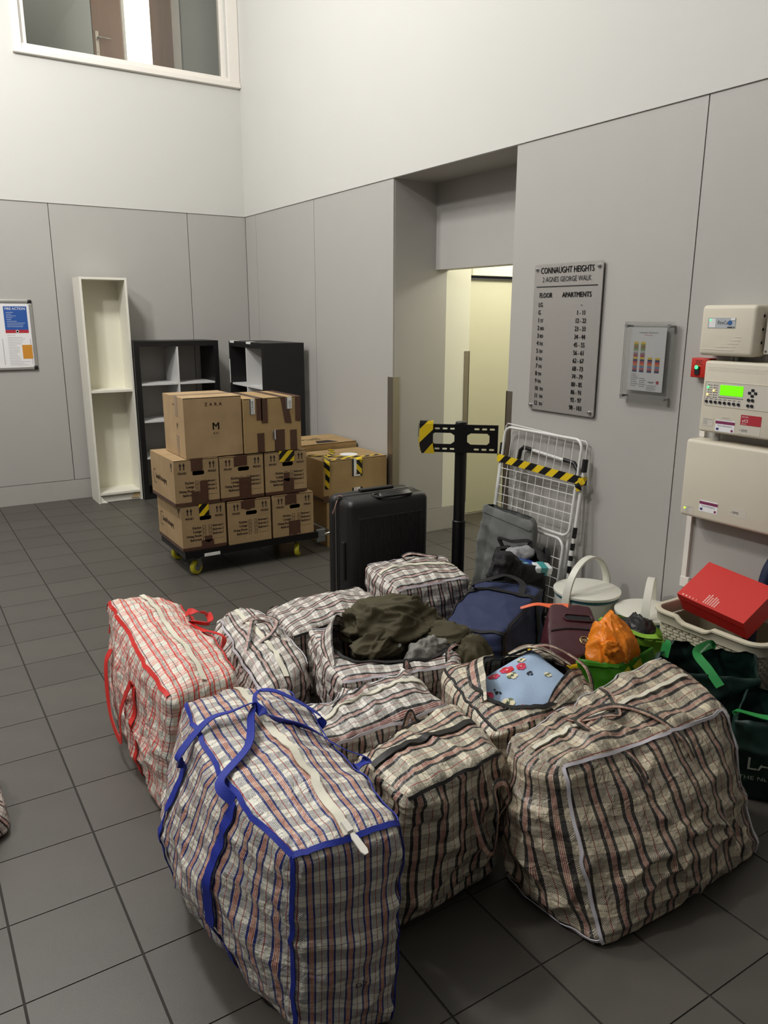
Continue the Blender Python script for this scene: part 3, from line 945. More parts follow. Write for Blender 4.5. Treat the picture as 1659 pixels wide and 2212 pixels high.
# --- open bag with the floral cushion
G = check_bag('open black check bag holding a pale blue floral cushion', P_WARM,
    [(1.52, 1.68, 0), (2.02, 1.68, 0), (2.06, 2.04, 0), (1.56, 2.06, 0), (1.50, 1.68, .41), (1.99, 1.67, .40), (2.02, 2.04, .45), (1.57, 2.08, .46)], 10,
    bind=M_BLKBIND, r=.2, bulge=(.05, .02, .02), wr=.013, edges='', hole=lambda x, y: (abs(x / .80) ** 2.4 + abs((y + .02) / .78) ** 2.4) < 1)
ring = [(.82 * math.cos(t), -.02 + .80 * math.sin(t), 1) for t in [2 * PI * k / 28 for k in range(29)]]
G.trim('zip', ring, .016, M_ZIPB, n=3, off=.002)
G.piping('edge_binding', [(-1, -.9, .95), (-.95, .9, .95)], .005, M_BLKBIND, n=30)
G.strap('flap', [G.S(.0, -.85, 1, .0), G.S(.25, -.72, 1, .02), G.S(.55, -.55, 1, .03), G.S(.9, -.4, 1, .01)], .07, (-.2, -.75, .65), P_WARM, thick=.003, widths=[.03, .06, .075, .06])
G.strap('flap', [G.S(.1, .62, 1, .01), G.S(.4, .55, 1, .04), G.S(.72, .4, 1, .045), G.S(.92, .05, 1, .02)], .08, (.1, .3, 1), P_WARM, thick=.003, widths=[.03, .09, .10, .07])
G.strap('flap', [G.S(-.85, -.3, 1, .004), G.S(-.78, .1, 1, .02), G.S(-.55, .6, 1, .02), G.S(-.15, .82, 1, .01)], .05, (-.6, .2, .8), P_WARM, thick=.003, widths=[.03, .07, .07, .04])
a, b = G.S(.6, .8, 1, .004), G.S(.95, -.3, 1, .004)
G.strap('strap', [a, a + Vector((-.04, -.03, .03)), a + Vector((.02, -.08, .05)), b + Vector((.02, .08, .05)), b + Vector((.03, 0, .02)), b + Vector((.02, -.05, -.06)), G.S(1, -.6, .2, .006)], .022, (.3, -.2, 1), P_WARM)

# --- corner of a further bag at the left edge of the picture
K = check_bag('check bag of which only a corner shows at the left edge', P_BLACK,
    B8(-.42, .15, 2.555, 2.95, .24, tx1=.02), 11, r=.2, bulge=(.03, .02, .03), N=30, zipm=None)
# ------------------------------------------------------------------ plates with holes
def plate(mb, outer, holes, o, ux, uy, thick, mi=0):
    """flat plate (2-D outline and hole loops) at o in the plane ux, uy, extruded along ux x uy by thick"""
    o, ux, uy = Vector(o), Vector(ux), Vector(uy)
    nz = ux.cross(uy).normalized()
    bm = bmesh.new()
    loops = []
    for lp in [outer] + holes:
        vs_ = [bm.verts.new((a, b, 0)) for a, b in lp]
        for i in range(len(vs_)):
            bm.edges.new((vs_[i], vs_[(i + 1) % len(vs_)]))
        loops.append(vs_)
    bmesh.ops.triangle_fill(bm, edges=list(bm.edges), use_beauty=True)
    bm.verts.index_update()
    n = len(mb.v)
    k = len(bm.verts)
    co = [v.co.copy() for v in bm.verts]
    for c in co: mb.v.append(o + ux * c.x + uy * c.y)
    for c in co: mb.v.append(o + ux * c.x + uy * c.y + nz * thick)
    for f in bm.faces:
        ids = [v.index for v in f.verts]
        mb.face([n + i for i in ids], mi)
        mb.face([n + k + i for i in ids][::-1], mi)
    for lp in loops:
        for i in range(len(lp)):
            a, b = lp[i].index, lp[(i + 1) % len(lp)].index
            mb.face((n + a, n + b, n + k + b, n + k + a), mi)
    bm.free()
    return mb

def rect(x0, x1, y0, y1):
    return [(x0, y0), (x1, y0), (x1, y1), (x0, y1)]

def rrect(x0, x1, y0, y1, r, n=5):
    out = []
    for cx, cy, a0 in ((x1 - r, y0 + r, -PI / 2), (x1 - r, y1 - r, 0), (x0 + r, y1 - r, PI / 2), (x0 + r, y0 + r, PI)):
        for k in range(n + 1):
            a = a0 + PI / 2 * k / n
            out.append((cx + r * math.cos(a), cy + r * math.sin(a)))
    return out

X_, Y_, Z_ = Vector((1, 0, 0)), Vector((0, 1, 0)), Vector((0, 0, 1))

# ------------------------------------------------------------------ furniture on the back wall
M_BKW = M('bookcase_white', (232, 229, 216), 0.5, var=0.02, scale=6)
M_BKB = M('bookcase_back', (234, 231, 212), 0.6, var=0.02, scale=6)
bk = thing('bookcase', 'narrow tall white empty bookcase against the back wall', 'bookcase', (1.487, 7.27, 0))
Wb, Db, Hb = .402, .28, 2.02
for x in (0, Wb - .018):
    MB().box(x, x + .018, 0, Db, 0, Hb).build('side_panel', M_BKW, bk)
MB().box(.018, Wb - .018, .0, Db, Hb - .02, Hb - .001).build('top_panel', M_BKW, bk)
MB().box(.018, Wb - .018, .004, Db - .006, 1.018, 1.038).build('shelf', M_BKW, bk)
MB().box(.018, Wb - .018, .004, Db - .006, .075, .095).build('shelf', M_BKW, bk)
MB().box(.018, Wb - .018, .03, .045, 0.004, .075).build('plinth', M_BKW, bk)
MB().box(.018, Wb - .018, Db - .006, Db - .001, .02, Hb - .02).build('back_panel', M_BKB, bk)
M_CARDTORN = M('torn_board', (196, 170, 126), 0.8, var=.15)
MB().prism([(.02, -.002, .005), (.075, -.012, .005), (.05, .0, .03), (.024, .004, .068)], (0, .004, 0)).build('torn_edge', M_BKW, bk)
MB().prism([(.30, .022, .022), (.378, .022, .022), (.378, .022, .074), (.345, .022, .072), (.315, .022, .04)], (0, .006, 0)).build('torn_edge', M_CARDTORN, bk)

M_KBLK = M('cube_shelf_black', (20, 19, 20), 0.45, var=0.1)
M_KWHT = M('cube_shelf_white', (216, 215, 212), 0.5, var=0.02)
def cube_shelf(label, loc, rotz):
    t = thing('cube_shelf', label, 'shelf unit', loc, rotz, 'black cube shelf units in the corner')
    W, D, Hh, e = .80, .385, 1.467, .048
    MB().box(0, e, 0, D, 0, Hh - e).build('side_panel', M_KBLK, t)
    MB().box(W - e, W, 0, D, 0, Hh - e).build('side_panel', M_KBLK, t)
    MB().box(0, W, 0, D, Hh - e, Hh).build('top_panel', M_KBLK, t)
    MB().box(e, W - e, 0, D, 0, e).build('bottom_panel', M_KBLK, t)
    c = (W - 2 * e - .016) / 2
    MB().box(e + c, W - e - c, .004, D - .004, e, Hh - e).build('divider', M_KWHT, t)
    for k in range(3):
        z = e + (k + 1) * (Hh - 2 * e) / 4 - .008
        for x0, x1 in ((e, e + c), (W - e - c, W - e)):
            MB().box(x0, x1, .004, D - .004, z, z + .016).build('shelf', M_KWHT, t)
    return t
ka = cube_shelf('black and white cube shelf unit facing the room beside the bookcase', (1.895, 7.222, 0), 0)
kb = cube_shelf('black cube shelf unit turned sideways along the right wall', (2.735, 7.05, 0), -PI / 2)
M_STICK = M('sticker_white', (236, 236, 232), 0.5)
for x in (.03, .42):
    MB().box(x, x + .10, -.0015, 0, 1.452, 1.468).box(x, x + .10, -.0015, .05, 1.47, 1.4712).build('sticker', M_STICK, kb)
MB().box(.002, .014, -.0015, 0, 1.08, 1.30).build('sticker', M_STICK, kb)

# notice board in a snap frame
M_ALU = M('aluminium', (196, 194, 190), 0.35, 0.7, var=0.04)
M_BLKP = M('black_plastic', (22, 22, 23), 0.4, var=0.1)
M_PAPER = M('paper', (232, 230, 230), 0.7, var=0.01)
M_INKB = M('print_black', (40, 38, 40), 0.7)
M_INKG = M('print_grey', (150, 150, 152), 0.7)
M_PBLUE = M('print_blue', (36, 84, 160), 0.6)
M_PRED = M('print_red', (176, 40, 52), 0.6)
M_PORG = M('print_orange', (206, 140, 44), 0.6)
M_WHITEP = M('print_white', (240, 240, 240), 0.7)
nb = thing('notice_board', 'silver framed notice board with fire action notice, left edge', 'notice board', (.70, YB, 1.225))
nx0, nx1, nh = -.42, .437, .60
MB().box(nx0, nx1, -.012, -.001, 0, nh).build('backing', M_PAPER, nb)
for a in ((nx0, nx1, 0, .026), (nx0, nx1, nh - .026, nh)):
    MB().rbox(a[0], a[1] - .03, -.022, -.002, a[2], a[3], .005, 2).build('frame_rail', M_ALU, nb)
MB().rbox(nx1 - .026, nx1, -.022, -.002, .03, nh - .03, .005, 2).build('frame_rail', M_ALU, nb)
for z0 in (-.002, nh - .032):
    MB().rbox(nx1 - .034, nx1 + .002, -.024, -.001, z0, z0 + .034, .009, 3).build('corner_cap', M_BLKP, nb, smooth=True)
sheet = MB().box(.165, .402, -.0135, -.012, .03, .57).build('sheet', M_PAPER, nb)
MB().box(.205, .392, -.0145, -.0135, .345, .545).build('print_panel', M_PBLUE, sheet)
MB().box(.205, .392, -.0145, -.0135, .318, .345).build('print_panel', M_PRED, sheet)
MB().box(.325, .405, -.0145, -.0135, .095, .215).build('print_panel', M_PORG, sheet)
mb = MB().text('FIRE ACTION', (.2985, -.0152, .515), X_, Z_, .030, 'CENTER', .93)
rnd = random.Random(4)
for k in range(9):
    mb.box(.222, .25 + rnd.random() * .13, -.0152, -.0146, .492 - k * .015, .494 - k * .015)
mb.build('lettering', M_WHITEP, sheet)
mb = MB().lathe([(.013, 0), (.013, .001), (.009, .001), (.009, 0)], (.30, -.0152, .331), 16, ax='y')
mb.build('symbol', M_WHITEP, sheet)
mb = MB()
for k in range(18):
    x1 = .31 if .08 < .28 - k * .014 < .22 else .39
    mb.box(.215, .215 + (x1 - .215) * (.6 + .4 * rnd.random()), -.0142, -.0136, .28 - k * .014, .2825 - k * .014)
mb.text('FIRE ACTION', (.215, -.0142, .296), X_, Z_, .011)
mb.box(.172, .176, -.0142, -.0136, .045, .27).box(.396, .399, -.0142, -.0136, .045, .27)
mb.build('fine_print', M_INKG, sheet)
s2 = MB().box(-.1, .150, -.0135, -.012, .03, .57).build('sheet', M_PAPER, nb)
mb = MB()
for k in range(24):
    mb.box(.03, .03 + .11 * (.5 + .5 * rnd.random()), -.0142, -.0136, .40 - k * .014, .4025 - k * .014)
mb.build('fine_print', M_INKG, s2)

# ------------------------------------------------------------------ cartons
def card_mat(name, rgb):
    m, nt, b = new_mat(name)
    N, L = nt.nodes, nt.links
    tc = N.new('ShaderNodeTexCoord')
    n1 = N.new('ShaderNodeTexNoise'); n1.inputs['Scale'].default_value = 6; n1.inputs['Detail'].default_value = 6
    L.new(tc.outputs['Object'], n1.inputs['Vector'])
    cr = N.new('ShaderNodeValToRGB')
    c = srgb(*rgb)
    cr.color_ramp.elements[0].position = .3; cr.color_ramp.elements[0].color = tuple(v * .86 for v in c[:3]) + (1,)
    cr.color_ramp.elements[1].position = .75; cr.color_ramp.elements[1].color = tuple(min(1, v * 1.08) for v in c[:3]) + (1,)
    L.new(n1.outputs['Fac'], cr.inputs[0]); L.new(cr.outputs[0], b.inputs['Base Color'])
    b.inputs['Roughness'].default_value = .75
    wv = N.new('ShaderNodeTexNoise'); wv.inputs['Scale'].default_value = 18; wv.inputs['Detail'].default_value = 2
    L.new(tc.outputs['Object'], wv.inputs['Vector'])
    bp = N.new('ShaderNodeBump'); bp.inputs['Strength'].default_value = .25; bp.inputs['Distance'].default_value = .006
    L.new(wv.outputs['Fac'], bp.inputs['Height']); L.new(bp.outputs['Normal'], b.inputs['Normal'])
    return m
M_CARD = card_mat('cardboard', (170, 142, 104))
M_CARD2 = card_mat('cardboard_pale', (176, 148, 110))
M_CARD3 = card_mat('cardboard_golden', (172, 143, 98))
M_TAPE = M('brown_tape', (84, 58, 46), 0.3, var=0.15, scale=20, bump=.5, bscale=30)
M_TAPEG = M('clear_tape', (150, 126, 100), 0.22, var=0.12, scale=20)
M_PRINT = M('box_print', (44, 32, 28), 0.8)
def hazard_mat(name='hazard_tape', per=0.085):
    m, nt, b = new_mat(name)
    N, L = nt.nodes, nt.links
    uv = N.new('ShaderNodeUVMap')
    sep = N.new('ShaderNodeSeparateXYZ'); L.new(uv.outputs['UV'], sep.inputs[0])
    ad = N.new('ShaderNodeMath'); ad.operation = 'ADD'
    L.new(sep.outputs['X'], ad.inputs[0]); L.new(sep.outputs['Y'], ad.inputs[1])
    dv = N.new('ShaderNodeMath'); dv.operation = 'DIVIDE'; dv.inputs[1].default_value = per
    L.new(ad.outputs[0], dv.inputs[0])
    fr = N.new('ShaderNodeMath'); fr.operation = 'FRACT'; L.new(dv.outputs[0], fr.inputs[0])
    r = ramp_const(N, [(0, srgb(18, 18, 20)), (.5, srgb(222, 190, 30))])
    L.new(fr.outputs[0], r.inputs[0]); L.new(r.outputs[0], b.inputs['Base Color'])
    b.inputs['Roughness'].default_value = .35
    return m
M_HAZ = hazard_mat()
def haz_strip(pts, width, nref, name, parent, off=None, n=6, thick=.0015, mat=None):
    return MB().ribbon(pts, width, nref, thick, n).build(name, mat or M_HAZ, parent, off=off)

def torn(x0, x1, z0, z1, rnd, j=.012, tilt=0.0, top=False):
    """tape outline in the x,z plane with a ragged lower end"""
    pts = []
    n = 5
    for k in range(n + 1):
        pts.append((x0 + (x1 - x0) * k / n + tilt, z0 + (rnd.random() - .5) * j))
    for k in range(n + 1):
        pts.append((x1 - (x1 - x0) * k / n, z1 + ((rnd.random() - .5) * j if top else 0)))
    return pts

def carton(label, x0, x1, y0, y1, z0, z1, mat=None, hole=True, tapes=(), letter=True, logo=False, hazard=None, seed=0, name='moving_box', group='house moving boxes on the trolley', toptape=True, bottape=True, topgap=True):
    rnd = random.Random(seed)
    W, D, Hh = x1 - x0, y1 - y0, z1 - z0
    t = thing(name, label, 'box', (x0, y0, z0), 0, group)
    mat = mat or M_CARD
    holes = []
    if hole:
        hx, hz, hw, hh = W * .54, Hh * .70, .041, .0145
        holes = [rrect(hx - hw, hx + hw, hz - hh, hz + hh, .0125, 4)]
    mb = MB()
    plate(mb, rect(0, W, 0, Hh), holes, (0, 0, 0), X_, Z_, -.004)
    mb.box(0, .004, .004, D, 0, Hh).box(W - .004, W, .004, D, 0, Hh).box(.004, W - .004, D - .004, D, 0, Hh).box(.004, W - .004, .004, D - .004, 0, .004)
    mb.build('body', mat, t)
    for a, b in ((0, D / 2 - .002), (D / 2 + .002, D)):
        MB().box(.001, W - .001, a, b, Hh - .004, Hh + .0015).build('flap', mat, t)
    if toptape:
        MB().box(W * .36, W * .66, -.0008, D, Hh + .0015, Hh + .0025).build('tape', M_TAPE, t)
    if bottape:
        MB().box(-.0012, W + .001, -.0016, -.0002, 0, .022).box(-.0012, -.0002, -.0016, D, 0, .022).build('tape', M_TAPE, t)
    for (a, b, c, d, *tl) in tapes:
        pts = torn(a * W, b * W, c * Hh, d * Hh, rnd, tilt=(tl[0] if tl else 0))
        MB().prism([(p, -.0022, q) for p, q in pts], (0, .0018, 0)).build('tape', M_TAPE, t)
    if letter:
        yy = -.0010
        for cx, dz in ((.18, 0), (.85, .0)):
            mb = MB()
            for dx in (-.012, .012):
                x = cx * W + dx
                mb.poly([(x - .0032, yy, Hh * .79), (x + .0032, yy, Hh * .79), (x + .0032, yy, Hh * .89), (x - .0032, yy, Hh * .89)])
                mb.poly([(x - .009, yy, Hh * .88), (x + .009, yy, Hh * .88), (x, yy, Hh * .95)])
            for e in (-.0006, .0006):
                mb.text('FRAGILE', (cx * W + e, yy, Hh * .70), X_, Z_, .0205, 'CENTER', .75)
            tag(mb.build('fragile_mark', M_PRINT, t), kind='stuff')
        ml, mr = MB(), MB()
        rows = ['Kitchen', 'Lounge', 'Dining Room', 'Bathroom']
        for k, rw_ in enumerate(rows):
            z = Hh * (.475 - .09 * k)
            for e in (-.0007, .0007):
                ml.text(rw_, (.43 * W + e, yy, z), X_, Z_, .0245, 'RIGHT', .78)
            for bx in (.46, .60):
                m_ = ml if bx < .5 else mr
                a0, a1 = bx * W, bx * W + .021
                zz0, zz1 = z - .003, z + .018
                for q in ((a0, a1, zz0, zz0 + .002), (a0, a1, zz1 - .002, zz1), (a0, a0 + .002, zz0, zz1), (a1 - .002, a1, zz0, zz1)):
                    m_.poly([(q[0], yy, q[2]), (q[1], yy, q[2]), (q[1], yy, q[3]), (q[0], yy, q[3])])
            if k < 3:
                for e in (-.0007, .0007):
                    mr.text('Bedroom %d' % (k + 1), (.69 * W + e, yy, z + .003), X_, Z_, .0225, 'LEFT', .72)
            else:
                mr.poly([(.70 * W, yy, z), (.94 * W, yy, z), (.94 * W, yy, z + .0015), (.70 * W, yy, z + .0015)])
        tag(ml.build('room_list', M_PRINT, t), kind='stuff')
        tag(mr.build('room_list', M_PRINT, t), kind='stuff')
    if logo:
        mb = MB()
        xx = -.0010
        mb.text('SmithPackaging', (xx, D * .80, Hh * .42), -Y_, Z_, .050, 'LEFT', .80).text('SmithPackaging', (xx, D * .80 - .0015, Hh * .42), -Y_, Z_, .050, 'LEFT', .80)
        for q in ((D * .88, D * .78, .60, .615), (D * .88, D * .78, .30, .315)):
            mb.poly([(xx, q[0], Hh * q[2]), (xx, q[1], Hh * q[2]), (xx, q[1], Hh * q[3]), (xx, q[0], Hh * q[3])])
        mb.poly([(xx, D * .88, Hh * .30), (xx, D * .872, Hh * .30), (xx, D * .872, Hh * .615), (xx, D * .88, Hh * .615)])
        # glass symbol
        yg = D * .10
        mb.poly([(xx, yg + .014, Hh * .93), (xx, yg - .014, Hh * .93), (xx, yg - .010, Hh * .83), (xx, yg + .010, Hh * .83)])
        mb.poly([(xx, yg + .003, Hh * .83), (xx, yg - .003, Hh * .83), (xx, yg - .003, Hh * .76), (xx, yg + .003, Hh * .76)])
        mb.poly([(xx, yg + .012, Hh * .76), (xx, yg - .012, Hh * .76), (xx, yg - .012, Hh * .75), (xx, yg + .012, Hh * .75)])
        tag(mb.build('logo', M_PRINT, t), kind='stuff')
    if hazard:
        for a, b, c, d in hazard:
            m = MB(); w = (b - a) * W
            m.strip([Vector(((a + b) / 2 * W, .06, Hh + .004)), Vector(((a + b) / 2 * W, -.003, Hh + .004)), Vector(((a + b) / 2 * W, -.004, c * Hh))], [X_] * 3, [Z_, (Z_ - Y_).normalized(), -Y_], w, .0014)
            m.build('hazard_tape', M_HAZ, t)
    return t

zb = .176
carton('bottom left moving box on the trolley, yellow hazard tape over its handle', 1.495, 1.798, 4.84, 5.37, zb, zb + .305, tapes=[(.42, .70, .02, .20), (.5, .66, .16, .29)], logo=True, hazard=[(.40, .62, .755, 1)], seed=1)
carton('bottom middle moving box on the trolley, its room list uncovered', 1.815, 2.125, 4.83, 5.36, zb, zb + .298, tapes=[(.30, .62, .80, 1.0)], seed=2, bottape=False)
carton('bottom right moving box on the trolley, white showing in its handle', 2.142, 2.458, 4.83, 5.36, zb, zb + .300, tapes=[(.30, .58, .77, 1.0), (.38, .66, .02, .36)], seed=3, bottape=False)
zm = zb + .3095
carton('middle left moving box, right under the box with the large M', 1.465, 1.765, 4.84, 5.36, zm, zm + .303, tapes=[(.38, .64, .765, 1.0), (.36, .55, .02, .30), (.56, .74, .03, .52)], logo=True, seed=4)
carton('middle box of the second row on the trolley', 1.775, 2.085, 4.84, 5.36, zm, zm + .298, tapes=[(.32, .62, .76, 1.0), (.42, .70, .02, .50)], seed=5)
carton('middle right moving box, yellow and black tape over its handle', 2.10, 2.415, 4.84, 5.36, zm, zm + .298, tapes=[(.44, .58, .30, .50), (.42, .68, .02, .36)], hazard=[(.34, .70, .765, 1)], seed=6)
zt = zm + .3085
# clothing store box
zr_ = carton('top left plain box printed with a large M', 1.555, 1.948, 4.85, 5.28, zt, zt + .39, mat=M_CARD2, hole=False, letter=False, seed=7, toptape=False, bottape=False)
mb = MB(); W = .393
for k, ch in enumerate('ZARA'):
    for e in (-.0008, .0008): mb.text(ch, (W * (.385 + .083 * k) + e, -.0008, .335), X_, Z_, .030, 'CENTER', 1.0)
mb.build('lettering', M('print_plum', (84, 38, 44), .8), zr_)
mb = MB().text('M', (W * .535, -.0008, .178), X_, Z_, .068, 'CENTER', 1.0).text('M', (W * .542, -.0008, .178), X_, Z_, .068, 'CENTER', 1.0).text('B-9.5', (W * .54, -.0008, .148), X_, Z_, .019, 'CENTER', 1.0)
mb.build('lettering', M_PRINT, zr_)
mb = MB().text('M', (-.0008, .14, .18), -Y_, Z_, .062, 'CENTER', .6).text('ZARA', (-.0008, .20, .33), -Y_, Z_, .02, 'CENTER', .8)
mb.build('lettering', M_PRINT, zr_)
MB().box(-.0014, -.0003, .12, .17, .26, .40).box(-.0014, -.0003, .12, .17, 0, .14).build('tape', M_TAPEG, zr_)
MB().box(0, W, .19, .24, .3918, .3926).build('tape', M_TAPEG, zr_)
# heavily taped box
t2 = carton('top right box with many torn brown tape strips', 1.958, 2.380, 4.84, 5.30, zt, zt + .365, mat=M_CARD3, hole=False, letter=False, seed=8, toptape=False, bottape=False,
       tapes=[(.22, .32, .60, 1.0), (.30, .41, .54, 1.0), (.64, .76, .52, 1.0, .03), (.90, 1.0, .54, 1.0), (.22, .34, .0, .36), (.52, .70, .0, .40), (.80, .92, .0, .38)])
for x in (.22, .62, .88):
    MB().box(x * .422, (x + .12) * .422, 0, .46, .3666, .3676).build('tape', M_TAPE, t2)
for x0_, x1_, z0_, z1_, s_ in ((.105, .19, .72, 1.0, 'LOCKHAR'), (.74, .84, .78, 1.0, 'LOCKI'), (.50, .535, .22, .40, 'LOCK')):
    lab = MB().box(x0_ * .422, x1_ * .422, -.0042, -.0026, z0_ * .365, z1_ * .365).build('label_strip', M_WHITEP, t2)
    mb = MB().text(s_, (x1_ * .422 - .007, -.0048, z0_ * .365 + .002), Z_, -X_, .026, 'LEFT', .72)
    mb.box(x0_ * .422, x0_ * .422 + .007, -.0048, -.0042, z0_ * .365, z1_ * .365)
    mb.build('lettering', M_INKB, lab)

# boxes behind, against the right wall
GW = 'boxes stacked by the right wall'
lo = carton('tall lower box marked M6 behind the suitcase', 2.635, 3.165, 4.955, 5.35, 0, .345, mat=M_CARD3, hole=False, letter=False, seed=9, group=GW, bottape=False, toptape=False)
MB().text('M6', (.018, -.001, .285), X_, Z_, .036, 'LEFT', .85).box(.02, .30, -.001, -.0006, .135, .139).build('lettering', M_PRINT, lo)
hi = carton('wide box with black and yellow tape across its top', 2.61, 3.165, 4.955, 5.40, .352, .655, mat=M_CARD3, hole=False, letter=False, seed=10, group=GW, tapes=[(.0, .08, -.02, .14)], toptape=False)
W, D, Hh = .555, .445, .303
haz_strip([(.02, -.002, Hh * .32), (.03, -.003, Hh * .7), (.03, -.002, Hh + .003), (.10, .14, Hh + .006), (.24, .30, Hh + .004), (.30, D, Hh + .004)], .042, [(-.3, -1, .1), (-.3, -1, .1), (0, -.7, .7), (0, 0, 1), (0, 0, 1)], 'hazard_tape', hi)
haz_strip([(.305, -.004, Hh * .60), (.305, -.004, Hh * .9), (.30, -.001, Hh + .003), (.22, .1, Hh + .007), (.02, .28, Hh + .006)], .046, [(0, -1, .1), (0, -1, .1), (0, -.7, .7), (0, 0, 1), (0, 0, 1)], 'hazard_tape', hi)
haz_strip([(.06, .03, Hh + .004), (.30, .035, Hh + .005), (W - .03, .05, Hh + .004)], .034, (0, 0, 1), 'hazard_tape', hi)
lb = MB().box(.245, .335, -.0030, -.0016, Hh * .56, Hh).build('label_strip', M_INKB, hi)
MB().box(.26, .315, -.0038, -.003, Hh * .56, Hh).build('label_panel', M_WHITEP, lb)
MB().text('L', (.272, -.0042, Hh * .585), X_, Z_, .03, 'LEFT', .8).build('lettering', M_PRED, lb)
lb = MB().box(.245, .335, -.0030, -.0016, .01, Hh * .27).build('label_strip', M_INKB, hi)
MB().box(.26, .315, -.0038, -.003, .01, Hh * .27).build('label_panel', M_WHITEP, lb)
MB().text('E', (.27, -.0042, Hh * .17), X_, Z_, .036, 'LEFT', .9).build('lettering', M_PRED, lb)
MB().lathe([(.07, 0), (.07, .001), (0, .001)], (.32, .18, Hh + .0022), 24).build('label_disc', M_WHITEP, hi)
MB().box(.10, .58, -.004, -.0022, -.004, .012).build('tape', M_TAPE, hi)
sm = carton('flat box printed small, furthest back by the right wall', 2.66, 3.165, 5.42, 5.86, 0, .705, mat=M_CARD3, hole=False, letter=False, seed=11, group=GW, toptape=False, bottape=False)
mb = MB().text('small', (.03, .20, .7075), X_, Y_, .13, 'LEFT', 1.0)
mb.poly([(.16, .03, .7075), (.36, .03, .7075), (.32, .14, .7075), (.20, .14, .7075)])
mb.build('lettering', M_PRINT, sm)

# ------------------------------------------------------------------ platform trolley
M_TBLK = M('trolley_black', (18, 18, 19), 0.35, 0.2)
M_TGRY = M('trolley_grey', (110, 112, 114), 0.4, 0.3)
M_YEL = M('yellow_wheel', (190, 180, 40), 0.45, var=.06)
M_CHR = M('chrome', (190, 190, 192), 0.2, 0.95)
tr = thing('platform_trolley', 'low black platform trolley with yellow wheels under the boxes', 'trolley', (1.50, 4.82, 0))
TW, TD = .99, .53
MB().box(0, TW, .0, .03, .128, .162).build('rail', M_TBLK, tr)
MB().box(0, TW, TD - .03, TD, .128, .162).build('rail', M_TBLK, tr)
for x in (0, .2, .4, .6, .8, TW - .03):
    MB().box(x, x + .03, .03, TD - .03, .13, .16).build('cross_bar', M_TBLK, tr)
MB().box(.0, TW, 0, TD, .162, .174).build('deck', M_TBLK, tr)
for x, y, a in ((.085, .05, .5), (.85, .06, .9), (.085, .44, .3), (.85, .44, .6)):
    fk = MB()
    ca, sa = math.cos(a), math.sin(a)
    ax = Vector((ca, sa, 0)); ay = Vector((-sa, ca, 0)); c = Vector((x, y, 0))
    w = MB().lathe([(.018, -.016), (.044, -.016), (.05, -.010), (.05, .010), (.044, .016), (.018, .016)], (0, 0, 0), 28, ax='y')
    hub = MB().lathe([(0, -.018), (.026, -.018), (.026, .018), (0, .018)], (0, 0, 0), 20, ax='y')
    rotm = Matrix.Rotation(a, 4, 'Z')
    for m_ in (w, hub): m_.v = [rotm @ p + c + Vector((0, 0, .05)) for p in m_.v]
    wo = w.build('wheel', M_YEL, tr, smooth=True)
    hub.build('hub', M_TGRY, wo, smooth=True)
    for s_ in (-1, 1):
        fk.obox(c + ay * (.022 * s_) + Vector((0, 0, .082)) + ax * .012, ax, ay, Z_, .034, .004, .062)
    fk.obox(c + Vector((0, 0, .112)) + ax * .015, ax, ay, Z_, .06, .055, .006)
    fk.lathe([(.006, -.026), (.006, .026)], c + Vector((0, 0, .05)), 10, ax='y')
    fk.build('caster_fork', M_TGRY, tr)
MB().rbox(TW - .01, TW + .06, .0, .02, .09, .19, .008, 2).rbox(TW - .01, TW + .06, TD - .02, TD, .09, .19, .008, 2).build('hinge', M_TGRY, tr)
MB().tube([(TW + .03, .01, .14), (TW + .10, .012, .15), (TW + .115, .05, .152), (TW + .115, TD - .05, .152), (TW + .10, TD - .012, .15), (TW + .03, TD - .01, .14)], .011, 10).build('handle_bar', M_CHR, tr, smooth=True)
MB().box(.13, .24, -.002, -.0006, .128, .150).build('sticker', M_STICK, tr)

# ------------------------------------------------------------------ suitcase
M_SUIT = M('suitcase_black', (24, 24, 25), 0.38, var=.1, bump=.2, bscale=500)
M_ROSE = M('rose_metal', (196, 160, 146), 0.3, 0.8)
su = thing('suitcase', 'large black hard shell suitcase standing upright with ribbed front', 'suitcase', (1.985, 3.47, 0))
SW, SD, SH = .525, .27, .735
def shell(y0, y1, nm):
    mb = MB().rbox(0, SW, y0, y1, .05, SH, .045, 5)
    return mb.build(nm, M_SUIT, su, smooth=50)
shell(0, .155, 'front_shell')
shell(.165, SD, 'rear_shell')
mb = MB().rbox(.004, SW - .004, .14, .18, .054, SH - .004, .012, 3)
zb_ = mb.build('zip_band', M_BLKP, su, smooth=50)
MB().tube([(.0, .160, .09), (.0, .160, SH - .05), (.012, .160, SH - .016), (.045, .160, SH - .002), (SW - .045, .160, SH - .002), (SW - .012, .16, SH - .016), (SW, .16, SH - .05), (SW, .16, .09)], .0028, 6).build('zip', M('zip_silver', (150, 146, 138), .35, .7), su)
mb = MB()
for k in range(40):
    x = .06 + k * (SW - .12) / 39
    mb.rbox(x - .0035, x + .0035, -.004, .008, .10, SH - .10, .0025, 1)
tag(mb.build('ribs', M_SUIT, su), kind='stuff')
